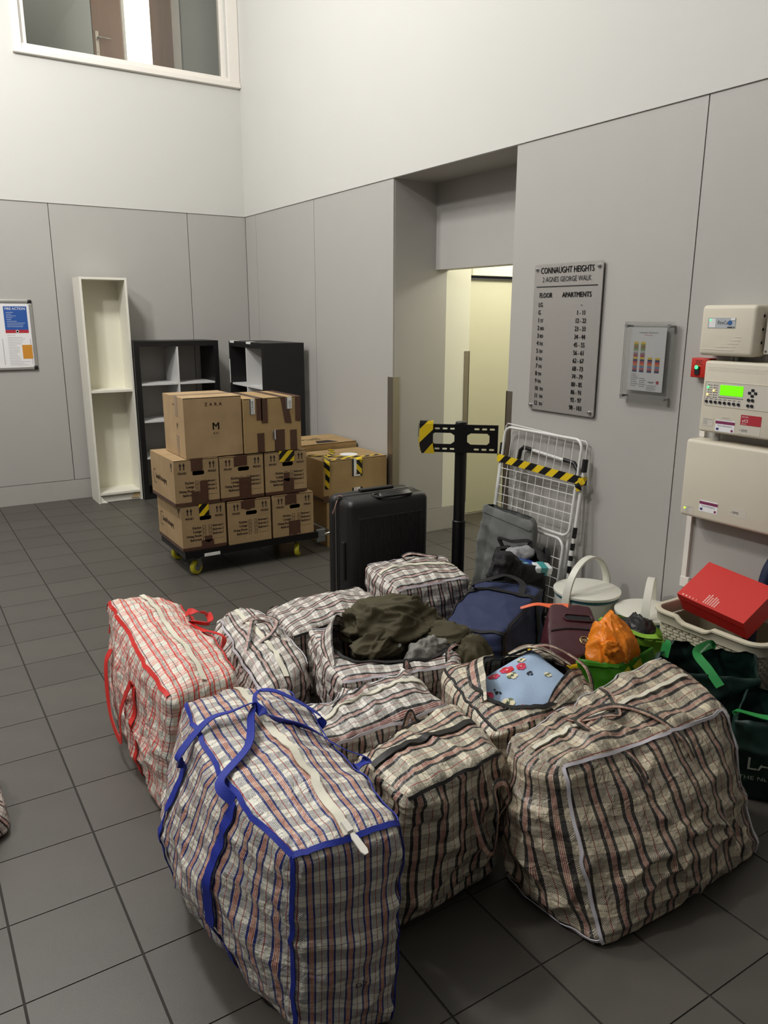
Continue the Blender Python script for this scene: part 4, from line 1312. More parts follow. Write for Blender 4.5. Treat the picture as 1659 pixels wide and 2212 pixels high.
# top carry handle and telescopic handle
MB().ribbon([(.20, .03, SH - .01), (.21, .02, SH + .008), (.27, .004, SH + .012), (.34, .004, SH + .012), (.40, .02, SH + .008), (.41, .03, SH - .01)], .028, (0, -.5, .8), .010, 8).build('carry_handle', M_BLKP, su, smooth=50)
rg = rrect(.18, .42, -.010, .075, .035, 6)
MB().tube([(x, .05 - max(0, (.0 - 0)) + (z_ * 0), SH + .004 + 0 * z_) if False else (x, .018 + z_, SH + .001) for x, z_ in rg], .007, 6, closed=True).build('handle_recess', M_BLKP, su, smooth=True)
MB().rbox(.18, .40, .185, .225, SH - .004, SH + .012, .005, 2).build('telescopic_handle', M_BLKP, su)
MB().rbox(-.014, .004, .05, .085, .28, .50, .006, 2).build('side_handle', M_BLKP, su)
MB().rbox(SW - .003, SW + .011, .05, .10, .50, .56, .004, 2).build('side_foot', M_BLKP, su)
zp = MB().tube([(.012, .155, SH - .012), (-.006, .14, SH - .03), (-.02, .13, SH - .05), (-.030, .125, SH - .07)], .0025, 6)
zp.obox((-.033, .123, SH - .077), Vector((-.5, -.2, -.85)).normalized(), Vector((.85, 0, -.5)).normalized(), Y_, .02, .012, .003)
zp.build('zip_pull', M_ROSE, su)
MB().obox((.02, .15, SH + .003), Vector((1, .1, 0)).normalized(), Y_, Z_, .03, .012, .004).build('zip_pull', M_ROSE, su)
for x in (.06, SW - .06):
    for y in (.06, SD - .06):
        MB().lathe([(.0, -.012), (.026, -.012), (.026, .012), (0, .012)], (x, y, .0262), 18, ax='y').box(x - .02, x + .02, y - .016, y + .016, .03, .056).build('wheel', M_BLKP, su)

# ------------------------------------------------------------------ TV stand
M_STAND = M('stand_black', (18, 18, 19), 0.4, 0.3)
tv = thing('tv_stand', 'black television stand with slotted bracket and hazard tape', 'stand', (2.655, 3.385, 0))
MB().lathe([(.037, .02), (.037, .56), (.032, .565), (.032, .565)], seg=24).build('lower_pole', M_STAND, tv, smooth=40)
MB().lathe([(.0325, .55), (.0325, 1.125), (.028, 1.13), (0, 1.13)], seg=24).build('upper_pole', M_STAND, tv, smooth=40)
MB().lathe([(.085, 0), (.085, .012), (.075, .02), (0, .02)], seg=32).build('base', M_STAND, tv, smooth=40)
ud = Vector((math.cos(math.radians(-41)), math.sin(math.radians(-41)), 0)); nd = Z_.cross(ud)
hs = []
for sx_ in (-1, 1):
    for row in (.125, .012):
        for c in (.045, .088, .13, .172):
            a = sx_ * c
            if sx_ > 0 and c < .05: continue
            hs.append(rrect(a - .014, a + .014, row, row + .010, .0045, 3))
    big = [(sx_ * .030, .062), (sx_ * .055, .044), (sx_ * .145, .044), (sx_ * .158, .056), (sx_ * .158, .094), (sx_ * .145, .106), (sx_ * .055, .106), (sx_ * .030, .09)]
    hs.append(big)
mb = MB()
plate(mb, rrect(-.205, .205, 0, .150, .004, 2), hs, Vector((0, 0, .965)) - nd * .04, ud, Z_, .003)
mb.obox(Vector((0, 0, .965)) - nd * .034, ud, nd, Z_, .41, .014, .006)
mb.obox(Vector((0, 0, 1.115)) - nd * .034, ud, nd, Z_, .41, .014, .006)
mb.obox(ud * .2 + Vector((0, 0, 1.04)) - nd * .036, ud, nd, Z_, .008, .012, .15)
mb.obox(Vector((0, 0, 1.04)) - nd * .030, ud, nd, Z_, .07, .02, .16)
mb.build('bracket', M_STAND, tv)
m = MB()
pp = [ud * -.19 - nd * .048 + Vector((0, 0, z_)) for z_ in (1.135, 1.12, 1.0, .955)]
m.strip([pp[0] + nd * .03, pp[0], pp[1] - nd * .004, pp[2] - nd * .006, pp[3] + ud * .01, pp[3] + nd * .03], [ud] * 6, [Z_, (Z_ - nd).normalized(), -nd, -nd, -nd, -Z_], .075, .002)
m.strip([ud * -.232 + Vector((0, 0, 1.12)) - nd * .02, ud * -.236 + Vector((0, 0, 1.04)) - nd * .025, ud * -.225 + Vector((0, 0, .97)) - nd * .02], [nd] * 3, [-ud] * 3, .06, .002)
m.build('hazard_tape', hazard_mat('hazard_tape_wide', .15), tv)
# ------------------------------------------------------------------ things on the right wall
def rw(y, z, d=0.0):
    return Vector((XR - d, y, z))
NY = Vector((0, -1, 0))
def wall_thing(name, label, cat, y, z, group=None):
    t = thing(name, label, cat, (XR, y, z), 0, group)
    return t
# local frame for wall things: a = distance to the right (towards -Y), c = up, d = out of the wall
def L3(a, c, d):
    return Vector((-d, -a, c))
def wbox(mb, a0, a1, c0, c1, d0, d1):
    return mb.box(-d1, -d0, -a1, -a0, c0, c1)
def wrbox(mb, a0, a1, c0, c1, d0, d1, r, seg=3):
    return mb.rbox(-d1, -d0, -a1, -a0, c0, c1, r, seg)
def wtext(mb, s, a, c, d, size, align='LEFT', sx=1.0):
    return mb.text(s, L3(a, c, d), NY, Z_, size, align, sx)

# directory sign
M_SIGN = M('sign_steel', (176, 172, 168), 0.38, 0.55, var=0.05, scale=120)
M_SIGNT = M('sign_ink', (22, 22, 24), 0.5)
sg = wall_thing('directory_sign', 'brushed steel apartment directory sign with black lettering', 'sign', 3.407, 1.171)
SWd, SHt = .507, .808
mb = MB()
plate(mb, rrect(0, SWd, 0, SHt, .014, 4), [], L3(0, 0, .014), NY, Z_, .004)
mb.build('plate', M_SIGN, sg)
def cap(mb, s, a, base, caph, align, wid=None):
    """lettering with a given cap height; wid fixes the overall width"""
    vv, ff = text_mesh(s, align)
    w = max(v[0] for v in vv) - min(v[0] for v in vv)
    size = caph / .70
    sx = wid / (w * size) if wid else .80
    wtext(mb, s, a, base, .0205, size, align, sx)
tt = SHt
mb = MB(); cap(mb, 'CONNAUGHT HEIGHTS', SWd * .49, tt * (1 - .062), .033, 'CENTER', .395)
wtext(mb, 'CONNAUGHT HEIGHTS', SWd * .4925, tt * (1 - .062), .0205, .033 / .7, 'CENTER', .395 / (max(v[0] for v in text_mesh('CONNAUGHT HEIGHTS', 'CENTER')[0]) - min(v[0] for v in text_mesh('CONNAUGHT HEIGHTS', 'CENTER')[0])) / (.033 / .7))
mb.build('lettering', M_SIGNT, sg)
mb = MB(); cap(mb, '2 AGNES GEORGE WALK', SWd * .49, tt * (1 - .118), .027, 'CENTER', .362); mb.build('lettering', M_SIGNT, sg)
MB().box(-.0208, -.018, -SWd * .94, -SWd * .045, tt * (1 - .152), tt * (1 - .146)).build('rule', M_SIGNT, sg)
for da in (0, .0022):
    mb = MB(); cap(mb, 'FLOOR', SWd * .095 + da, tt * (1 - .222), .027, 'LEFT', .098); mb.build('lettering', M_SIGNT, sg); mb = MB(); cap(mb, 'APARTMENTS', SWd * .655 + da, tt * (1 - .222), .027, 'CENTER', .212)
    mb.build('lettering', M_SIGNT, sg)
rows = [('LG', '', '-'), ('G', '', '1 - 11'), ('1', 'ST', '12 - 22'), ('2', 'ND', '23 - 33'), ('3', 'RD', '34 - 44'), ('4', 'TH', '45 - 55'), ('5', 'TH', '56 - 61'), ('6', 'TH', '62 - 67'),
        ('7', 'TH', '68 - 73'), ('8', 'TH', '74 - 79'), ('9', 'TH', '80 - 85'), ('10', 'TH', '86 - 91'), ('11', 'TH', '92 - 97'), ('12', 'TH', '98 - 103')]
for k, (n_, sfx, ap) in enumerate(rows):
    z = tt * (1 - .284 - .0525 * k)
    mb, m2 = MB(), MB()
    for da in (0, .0018):
        wtext(mb, n_, SWd * .088 + da, z, .0205, .0355, 'LEFT', .78)
        if sfx:
            wtext(mb, sfx, SWd * .088 + (.0205 if len(n_) == 1 else .040) + da, z, .0205, .0265, 'LEFT', .78)
        wtext(m2, ap, SWd * .735 + da, z, .0205, .0355, 'CENTER', .78)
    mb.build('lettering', M_SIGNT, sg)
    m2.build('lettering', M_SIGNT, sg)
for a in (.022, SWd - .026):
    for c in (.024, SHt - .026):
        MB().lathe([(.007, .0), (.007, .022), (.009, .022), (.009, .03), (.006, .033), (0, .033)], (0, 0, 0), 14, ax='x').build('stud', M_CHR, sg, smooth=40)
        o = [q for q in sg.children if q.name.startswith('stud')][-1]
        o.location = L3(a, c, 0); o.rotation_euler = (0, 0, PI)

# acrylic notice holder
ac = wall_thing('notice_holder', 'clear acrylic notice holder with a coloured floor chart', 'notice', 2.715, 1.29)
AW, AH = .29, .385
for nm, d in (('rear_panel', .022), ('front_panel', .033)):
    mb = MB(); plate(mb, rect(0, AW, 0, AH), [], L3(0, 0, d), NY, Z_, .003); mb.build(nm, M_ACRYL, ac)
for a in (.018, AW - .018):
    for c in (.02, AH - .02):
        MB().lathe([(.006, 0), (.006, .036), (.009, .036), (.009, .05), (0, .05)], L3(a, c, 0) * 1, 12, ax='x').build('stud', M_CHR, ac, smooth=40)
        o = [q for q in ac.children if q.name.startswith('stud')][-1]
        for v in o.data.vertices: v.co.x = -v.co.x
pa = MB(); wbox(pa, .035, .25, .05, .358, .0295, .0302); pa = pa.build('sheet', M_PAPER, ac)
M_CH = [M('chart_%s' % n_, c) for n_, c in (('yellow', (226, 196, 50)), ('olive', (150, 146, 60)), ('brown', (150, 104, 80)), ('green', (110, 160, 70)), ('grey', (196, 190, 196)), ('mauve', (150, 120, 130)), ('crimson', (170, 50, 80)), ('navy', (44, 44, 96)), ('red', (196, 60, 60)), ('orange', (220, 120, 50)), ('sky', (90, 140, 180)), ('rose', (190, 90, 100)))]
ch_mats = {}
def chart(a0, top, seq, hh):
    for k, ci in enumerate(seq):
        m = MB(); wbox(m, a0, a0 + .027, top - (k + 1) * hh, top - k * hh, .0303, .0310)
        m.build('chart_bar', M_CH[ci], pa)
hh = .0105
up = [0, 1, 2, 3, 4, 5, 6]; lowr = [0, 7, 8, 9, 10, 11, 7]
chart(.062, .288, up + lowr, hh); chart(.104, .288, up + lowr, hh)
chart(.151, .288 - 7 * hh, lowr, hh); chart(.196, .288 - 7 * hh, lowr, hh)
mb = MB()
wtext(mb, 'Connaught Heights - 2 Agnes George Walk', .145, .330, .0312, .0085, 'CENTER', .75)
for k in range(7):
    wbox(mb, .06, .064, .128 - k * .0095, .1315 - k * .0095, .0303, .0309); wbox(mb, .068, .068 + .02 + .008 * (k % 3), .1285 - k * .0095, .1305 - k * .0095, .0303, .0309)
    if k > 1:
        wbox(mb, .112, .116, .128 - k * .0095, .1315 - k * .0095, .0303, .0309); wbox(mb, .12, .12 + .022 + .006 * (k % 2), .1285 - k * .0095, .1305 - k * .0095, .0303, .0309)
for k in range(4):
    wbox(mb, .155, .155 + .06 - .01 * (k % 2), .078 - k * .007, .0795 - k * .007, .0303, .0309)
mb.build('fine_print', M_INKB, pa)
mb = MB(); wtext(mb, 'Fire alarm zone chart', .145, .319, .0312, .0075, 'CENTER', .75); wbox(mb, .212, .228, .088, .103, .0303, .0309); mb.build('fine_print', M_PRED, pa)
mb = MB()
for i_ in range(17):
    a = .160 + i_ * .0025; e = abs(i_ - 8) / 8
    wbox(mb, a, a + .0025, .0955 - .006 * (1 - e) ** .5, .0955 + .006 * (1 - e) ** .5 - .009 * (1 - e) ** .3 if False else .0955 + .003, .0303, .0309)
mb.build('eye_symbol', M_INKG, pa)

# fire alarm gear
M_BEIGE = M('beige_enclosure', (216, 208, 190), 0.5, var=0.02, bump=.08, bscale=300)
M_BEIGE2 = M('beige_panel', (208, 202, 190), 0.45, var=0.02)
M_GRYP = M('label_grey', (176, 182, 186), 0.45)
M_CONDUIT = M('conduit_grey', (150, 150, 148), 0.5)
M_LEDG = M('led_green', (60, 255, 120), 0.4, emit=3.0)
M_LEDY = M('led_amber', (255, 210, 110), 0.4, emit=2.5)
M_LCD = M('lcd_green', (110, 240, 10), 0.3, emit=0.85)
M_DEVR = M('red_enclosure', (190, 36, 28), 0.45)
M_BTN = M('button_black', (30, 32, 40), 0.4)
M_PURP = M('label_plum', (130, 50, 90), 0.5)
M_LBLUE = M('label_blue', (40, 90, 150), 0.5)

fc = wall_thing('wireless_hub', 'small beige box with a grey name plate, uppermost of the alarm boxes', 'control box', 2.232, 1.533)
mb = MB(); wrbox(mb, 0, .265, 0, .216, .0, .105, .018, 4); mb.build('enclosure', M_BEIGE, fc, smooth=50)
lb = MB(); wbox(lb, .038, .172, .118, .162, .105, .1065); lb = lb.build('label_plate', M_GRYP, fc)
mb = MB(); wtext(mb, 'FireCell', .086, .134, .1072, .022, 'LEFT', .85); wbox(mb, .135, .160, .1195, .1245, .1066, .1072); wbox(mb, .164, .169, .1195, .1245, .1066, .1072); mb.build('lettering', M_INKB, lb)
mb = MB(); wbox(mb, .045, .076, .121, .158, .1066, .1070); mb.build('key_panel', M_PAPER, lb)
MB().lathe([(.0, .0), (.010, .0), (.010, .0012), (0, .0012)], L3(.146, .141, .1078), 20, ax='x').build('badge', M_LBLUE, lb)
mb = MB(); wbox(mb, .15, .17, .152, .160, .1078, .1084); mb.build('tag', M_WHITEP, lb)
mb = MB().lathe([(.0, .0), (.004, .0), (.003, .002), (0, .002)], L3(.050, .152, .1085), 10, ax='x'); mb.build('led', M_LEDG, lb)
mb = MB().lathe([(.0, .0), (.004, .0), (.003, .002), (0, .002)], L3(.055, .0, .08), 10); mb.build('led', M_LEDG, fc)
for k, (a0, a1) in enumerate(((.172, .205), (.158, .205), (.142, .195), (.085, .185), (.012, .176))):
    mb = MB(); wrbox(mb, a0, a1, .080 - k * .014, .083 - k * .014, .104, .1065, .001, 1); mb.build('groove_rib', M_BEIGE2, fc)
for k in range(3):
    MB().lathe([(.008, 0), (.008, .0008), (.0065, .0008), (.0065, 0)], L3(.2655, .06 + k * .055, .05), 14, ax='y').build('knockout', M_BEIGE2, fc)

cp = wall_thing('call_box', 'small red fire alarm box with a green light', 'alarm', 2.30, 1.428)
mb = MB(); wrbox(mb, 0, .095, 0, .088, 0, .05, .004, 2); mb.build('enclosure', M_DEVR, cp, smooth=50)
mb = MB()
for k in range(3): wtext(mb, ('FIRE ALARM', 'DO NOT', 'SWITCH OFF')[k], .040, .073 - k * .008, .0508, .008, 'CENTER', .8)
wtext(mb, 'ON', .036, .005, .0508, .008, 'CENTER'); mb.build('lettering', M_INKB, cp)
mb = MB(); wbox(mb, .024, .048, .014, .05, .05, .056); mb.build('rocker_switch', M_BTN, cp)
MB().lathe([(.009, 0), (.006, .004), (0, .005)], L3(.036, .047, .0605), 12, ax='x').build('led', M_LEDG, cp)

fp = wall_thing('fire_alarm_panel', 'beige fire alarm panel with a bright green display and buttons', 'control panel', 2.190, 1.195)
PW = .385
mb = MB(); wrbox(mb, 0, PW, 0, .315, .0, .105, .012, 4); mb.build('enclosure', M_BEIGE, fp, smooth=50)
mb = MB()
for r_ in range(3):
    for k in range(46):
        wbox(mb, .02 + k * .0075 + (.004 if r_ % 2 else 0), .024 + k * .0075 + (.004 if r_ % 2 else 0), .286 - r_ * .007, .2885 - r_ * .007, .1050, .1056)
tag(mb.build('vent_holes', M_BEIGE2, fp), kind='stuff')
wn = MB(); plate(wn, rrect(.018, PW - .01, .122, .224, .008, 3), [], L3(0, 0, .105), NY, Z_, .0012); wn = wn.build('window_plate', M_BEIGE2, fp)
# raised bezel round the plate
mb = MB(); mb.tube([L3(a, c, .106) for a, c in rrect(.016, PW - .008, .120, .226, .009, 4)], .0016, 6, closed=True); mb.build('bezel', M_BEIGE, fp)
mb = MB(); wbox(mb, .092, .202, .170, .214, .1062, .1075); mb.build('display', M_LCD, wn)
for k in range(8):
    MB().lathe([(.0065, 0), (.0065, .004), (.005, .005), (0, .005)], L3(.03 + k * .0225, .138 - k * .0002, .1062 + .005), 14, ax='x').build('button', M_BTN, wn)
for a, c in ((.232, .160), (.250, .160), (.232, .136), (.250, .136)):
    MB().lathe([(.0065, 0), (.0065, .004), (.005, .005), (0, .005)], L3(a, c, .1062 + .005), 14, ax='x').build('button', M_BTN, wn)
for a, c in ((.232, .190), (.246, .202), (.246, .178), (.260, .190)):
    mb = MB(); wrbox(mb, a - .007, a + .007, c - .006, c + .006, .106, .110, .002, 1); mb.build('arrow_key', M_BTN, wn)
mb = MB()
for c_ in range(2):
    for k in range(6):
        wbox(mb, .032 + c_ * .028, .036 + c_ * .028, .208 - k * .0105, .212 - k * .0105, .1062, .1072)
        wbox(mb, .039 + c_ * .028, .052 + c_ * .028, .209 - k * .0105, .211 - k * .0105, .1062, .1068)
for k in range(16):
    wbox(mb, .088 + k * .0075, .092 + k * .0075, .158, .162, .1062, .1068)
for k in range(8):
    wbox(mb, .023 + k * .0225, .037 + k * .0225, .149, .151, .1062, .1068)
tag(mb.build('indicator_print', M_INKB, wn), kind='stuff')
for a, c, m_ in ((.032, .2, M_LEDG), (.032, .168, M_LEDY), (.062, .187, M_LEDY)):
    MB().lathe([(.0, .0), (.0045, .0), (.003, .002), (0, .002)], L3(a, c, .1095), 10, ax='x').build('led', m_, wn)
mb = MB(); wbox(mb, .02, .072, .028, .066, .105, .1058); l1 = mb.build('label_plate', M_BEIGE2, fp)
mb = MB(); wtext(mb, 'Fire Alarm Control', .024, .056, .1064, .0075, 'LEFT', .72)
for k in range(4): wbox(mb, .024, .024 + .022 - .003 * (k % 2), .050 - k * .005, .0515 - k * .005, .1059, .1063)
mb.build('lettering', M_INKG, l1)
def service_label(par, a, c, s=1.0, d=.105):
    mb = MB(); wbox(mb, a, a + .094 * s, c, c + .052 * s, d, d + .0008); l = mb.build('service_label', M_WHITEP, par)
    mb = MB(); wbox(mb, a, a + .094 * s, c + .034 * s, c + .047 * s, d + .0009, d + .0013); mb.build('label_band', M_PURP, l)
    mb = MB(); wtext(mb, 'Service & Emergency', a + .047 * s, c + .024 * s, d + .0016, .0085 * s, 'CENTER', .95); wbox(mb, a + .006, a + .018 * s, c + .006, c + .016 * s, d + .001, d + .0015); mb.build('lettering', M('print_navy', (50, 46, 120), .6), l)
    mb = MB(); wbox(mb, a + .078 * s, a + .088 * s, c + .004, c + .014 * s, d + .001, d + .0015); mb.build('badge', M_PURP, l)
    return l
service_label(fp, .086, .010)
mb = MB(); wtext(mb, 'Connaught Hts', .133, .070, .1058, .008, 'CENTER', .8); wtext(mb, 'This system is addressable', .133, .061, .1058, .007, 'CENTER', .85); mb.build('lettering', M_INKG, fp)
mb = MB(); wbox(mb, .205, .30, .052, .095, .105, .106); l2 = mb.build('maker_label', M_PRED, fp)
mb = MB(); wtext(mb, 'ISSUE 2024', .210, .084, .1064, .008, 'LEFT', .8); wtext(mb, 'a/CS', .212, .064, .1064, .018, 'LEFT', .85); wtext(mb, 'customer', .210, .055, .1064, .007, 'LEFT', .9); mb.build('lettering', M_WHITEP, l2)
mb = MB(); wbox(mb, .198, .30, .012, .046, .105, .1058); l3 = mb.build('maker_label', M_BEIGE2, fp)
mb = MB(); wtext(mb, '\u2022 EMS', .204, .022, .1062, .016, 'LEFT', 1.0); mb.build('lettering', M_INKB, l3)

ps = wall_thing('power_supply_box', 'large beige power supply box, lowest of the alarm boxes', 'control box', 2.243, .792)
mb = MB(); wrbox(mb, 0, .47, 0, .362, .0, .11, .016, 4); mb.build('enclosure', M_BEIGE, ps, smooth=50)
mb = MB(); wbox(mb, .024, .075, .016, .054, .110, .1106); l1 = mb.build('label_plate', M_BEIGE2, ps)
mb = MB(); wtext(mb, 'Power Supply Unit', .026, .044, .1112, .0070, 'LEFT', .75)
for k in range(4): wbox(mb, .036, .054 - .003 * (k % 2), .038 - k * .006, .0395 - k * .006, .1107, .1111)
mb.build('lettering', M_INKG, l1)
MB().lathe([(.0, .0), (.0045, .0), (.003, .002), (0, .002)], L3(.031, .039, .114), 10, ax='x').build('led', M('led_lime', (190, 255, 60), .4, emit=2.5), l1)
service_label(ps, .105, .040, 1.0, .110)
mb = MB(); wbox(mb, .262, .34, .050, .088, .110, .1106); l3 = mb.build('maker_label', M_BEIGE2, ps)
mb = MB(); wtext(mb, '\u2022 EMS', .266, .062, .1112, .016, 'LEFT', 1.0); mb.build('lettering', M_INKB, l3)

# another box at the very edge
eb = wall_thing('junction_box', 'thin white box just showing at the right edge beside the uppermost alarm box', 'control box', 1.955, 1.545)
mb = MB(); wrbox(mb, 0, .25, 0, .18, 0, .05, .006, 3); mb.build('enclosure', M_FRAME, eb, smooth=50)
MB().lathe([(.005, 0), (.005, .002), (0, .002)], L3(.012, .012, .052), 10, ax='x').build('screw', M_TGRY, eb)

# conduits and trunking
for a, b, c in ((2.105, 1.49, 1.55), (2.085, 1.49, 1.55)):
    o = MB().tube([rw(a, b, .03), rw(a, c, .03)], .0095, 12).build('conduit', M_CONDUIT, None, smooth=True)
    tag(o, 'short grey conduit joining the uppermost alarm box to the panel, ' + ('left one' if a > 2.1 else 'right one'), 'conduit', 'grey conduits between the alarm boxes')
o = MB().tube([rw(2.125, 1.12, .05), rw(2.125, 1.215, .05)], .012, 12).build('conduit', M_CONDUIT, None, smooth=True)
tag(o, 'short grey conduit between the alarm panel and the power supply box', 'conduit', 'grey conduits between the alarm boxes')
tk = thing('cable_trunking', 'white plastic cable trunking running down below the power supply box', 'trunking', (XR, 2.262, 0))
mb = MB().box(-.018, -.0005, -.026, .0, .455, .79); mb.build('vertical_run', M_FRAME, tk)
MB().box(-.018, -.0005, -.046, -.02, 1.156, 1.30).build('vertical_run', M_FRAME, tk)
MB().rbox(-.021, -.0005, -.045, .003, .41, .462, .003, 2).build('elbow', M_FRAME, tk)
MB().box(-.018, -.0005, -.9, -.04, .412, .436).build('horizontal_run', M_FRAME, tk)

# ------------------------------------------------------------------ folded clothes airer
M_AIR = M('airer_white', (226, 226, 222), 0.35, var=.02)
air = thing('clothes_airer', 'folded white wire clothes airer leaning on the wall', 'clothes airer', (3.02, 3.25, 0))
ALoc = Vector((3.02, 3.25, 0))
def aw(s_, h, d=0.0):
    """s_: along the wall (+ to the left in view), h: along the airer, d: towards the room"""
    return Vector((h * .115 - d * .99 , s_, .012 + h * .9934 + d * .115))
def loopf(s0, s1, h0, h1, r, d=0.0, rad=.008, nm='frame'):
    return MB().tube([aw(a, c, d) for a, c in rrect(s0, s1, h0, h1, r, 6)], rad, 8, closed=True).build(nm, M_AIR, air, smooth=True)
loopf(-.315, .315, .50, 1.04, .05)
loopf(-.285, .325, -.0, .475, .06)
for k in range(9):
    s_ = -.315 + .63 * (k + 1) / 10
    MB().tube([aw(s_, .50), aw(s_, 1.04)], .0026, 6).build('wire', M_AIR, air)
for k in range(5):
    h = .575 + k * .053
    MB().tube([aw(-.315, h), aw(.315, h)], .0026, 6).build('wire', M_AIR, air)
for k in range(9):
    s_ = -.285 + .61 * (k + 1) / 10
    MB().tube([aw(s_, 0), aw(s_, .475)], .0024, 6).build('wire', M_AIR, air)
for k in range(6):
    h = .07 + k * .058
    MB().tube([aw(-.285, h), aw(.325, h)], .0026, 6).build('wire', M_AIR, air)
# back wing, legs with black joints
MB().tube([aw(-.335, .02, -.035), aw(-.335, 1.02, -.02), aw(-.32, 1.035, -.02), aw(.32, 1.06, -.02), aw(.335, 1.045, -.02), aw(.335, .5, -.03)], .0035, 6).build('wire_wing', M_AIR, air)
MB().tube([aw(.20, .06, -.03), aw(.20, .6, -.03), aw(.195, .90, -.03), aw(.17, .935, -.03), aw(-.25, .905, -.03), aw(-.285, .87, -.03), aw(-.29, .5, -.03), aw(-.29, .05, -.03)], .009, 10).build('leg', M_AIR, air, smooth=True)
MB().tube([aw(.196, .86, -.03), aw(.19, .915, -.03), aw(.165, .936, -.03), aw(.09, .93, -.03)], .0125, 10).build('joint', M_BLKP, air, smooth=True)
MB().tube([aw(-.17, .911, -.03), aw(-.25, .905, -.03), aw(-.285, .87, -.03), aw(-.288, .82, -.03)], .0125, 10).build('joint', M_BLKP, air, smooth=True)
for s_ in (-.345, .335):
    MB().tube([aw(s_, .0, -.012), aw(s_, .93, -.012)], .010, 10).build('leg', M_AIR, air, smooth=True)
    MB().tube([aw(s_, .87, -.012), aw(s_, .94, -.012)], .016, 10).build('joint', M_BLKP, air, smooth=True)
for h0, h1 in ((.30, .47), (.10, .24), (.50, .56)):
    MB().tube([aw(-.345, h0, -.012), aw(-.345, h1, -.012)], .0125, 10).build('sleeve', M_BLKP, air, smooth=True)
for h0 in (.34, .40, .16):
    MB().tube([aw(-.345, h0, -.011), aw(-.345, h0 + .03, -.011)], .0138, 10).build('sleeve_ring', M_AIR, air, smooth=True)
hm = hazard_mat('hazard_tape_airer', .115)
MB().ribbon([aw(.345, .845, -.03), aw(.345, .845, .008), aw(.3, .845, .014), aw(0, .835, .014), aw(-.32, .825, .014), aw(-.36, .822, .008), aw(-.36, .822, -.03)], .046, [(-.3, .9, 0), (-1, .5, .1), (-1, 0, .1), (-1, 0, .1), (-1, 0, .1), (-1, -.5, .1), (0, -1, 0)], .002, 8).build('hazard_tape', hm, air)
MB().ribbon([aw(-.33, .81, .012), aw(-.342, .79, .016), aw(-.352, .768, .010)], .036, (-1, 0, .1), .003, 6).build('hazard_tape', hm, air)

# ------------------------------------------------------------------ pails
M_PAIL = M('pail_white', (222, 220, 208), 0.42, var=.02)
M_TEAL = M('pail_seal_teal', (24, 96, 116), 0.45)
def pail(label, loc, tilt, ang, hh, r=.165):
    t = thing('laundry_pail', label, 'pail', loc, ang, 'white lidded pails with hoop handles')
    MB().lathe([(r * .80, 0), (r * .82, .004), (r * .97, hh - .03), (r * .99, hh - .028), (r * .93, hh - .028), (r * .80, .01), (0, .01)], seg=48).build('body', M_PAIL, t, smooth=40)
    MB().lathe([(r * .955, hh - .034), (r * .985, hh - .030), (r * .985, hh - .016), (r * .9, hh - .014)], seg=48).build('seal', M_TEAL, t, smooth=40)
    MB().lathe([(r * .90, hh - .016), (r * 1.02, hh - .016), (r * 1.035, hh - .010), (r * 1.025, hh - .002), (r * .98, hh), (r * .3, hh + .003), (0, hh + .003)], seg=48).build('lid', M_PAIL, t, smooth=40)
    pts, nr = [], []
    for k in range(0, 19):
        a = PI * k / 18
        y = (r + .012) * math.cos(a); z = hh - .045 + (r + .045) * math.sin(a)
        x = math.sin(tilt) * (z - hh + .045); zz = hh - .045 + math.cos(tilt) * (z - hh + .045)
        pts.append((x, y, zz)); nr.append((0, math.cos(a), math.sin(a)))
    h = MB().ribbon(pts, .036, nr, .011, 3, 0, [.044, .036, .034, .034, .036, .044])
    h = h.build('handle', M_PAIL, t, smooth=50)
    for s_ in (-1, 1):
        MB().lathe([(0, -.005), (.020, -.005), (.022, 0), (.022, .006), (0, .008)], (0, s_ * (r + .010), hh - .048), 20, ax='y').build('pivot', M_PAIL, t, smooth=50)
    return t
pail('white lidded pail with hoop handle beside the clothes airer', (2.885, 2.60, 0), .0, math.radians(-82), .345)
pail('white lidded pail with hoop handle behind the wicker basket', (2.975, 2.285, 0), .0, math.radians(-57), .315, .155)

# ------------------------------------------------------------------ basket and red box
M_BASK = M('basket_cream', (206, 198, 176), 0.5, var=.04)
bs = thing('laundry_basket', 'cream plastic wicker pattern laundry basket at the right edge', 'basket', (2.99, 1.862, 0))
bx, by, bh = .195, .26, .42
def ringr(f, z, r_=.07):
    return [Vector((a, b, z)) for a, b in rrect(-bx * f, bx * f, -by * f, by * f, r_ * f, 6)]
def fz(z): return .80 + .20 * z / bh
mb = MB()
prev = None
zs = [0, .02, .1, .2, .3, bh - .055]
rings = [ringr(fz(z) * .985, z) for z in zs] + [ringr(fz(z) * .965, z) for z in zs[::-1]]
n = len(rings[0])
for rg in rings: mb.v += rg
for i in range(len(rings) - 1):
    for j in range(n):
        mb.face((i * n + j, i * n + (j + 1) % n, (i + 1) * n + (j + 1) % n, (i + 1) * n + j))
mb.face(list(range(n))[::-1]); mb.face([(len(rings) - 1) * n + j for j in range(n)])
mb.build('wall_shell', M('basket_shadow', (150, 140, 116), .6), bs, smooth=40)
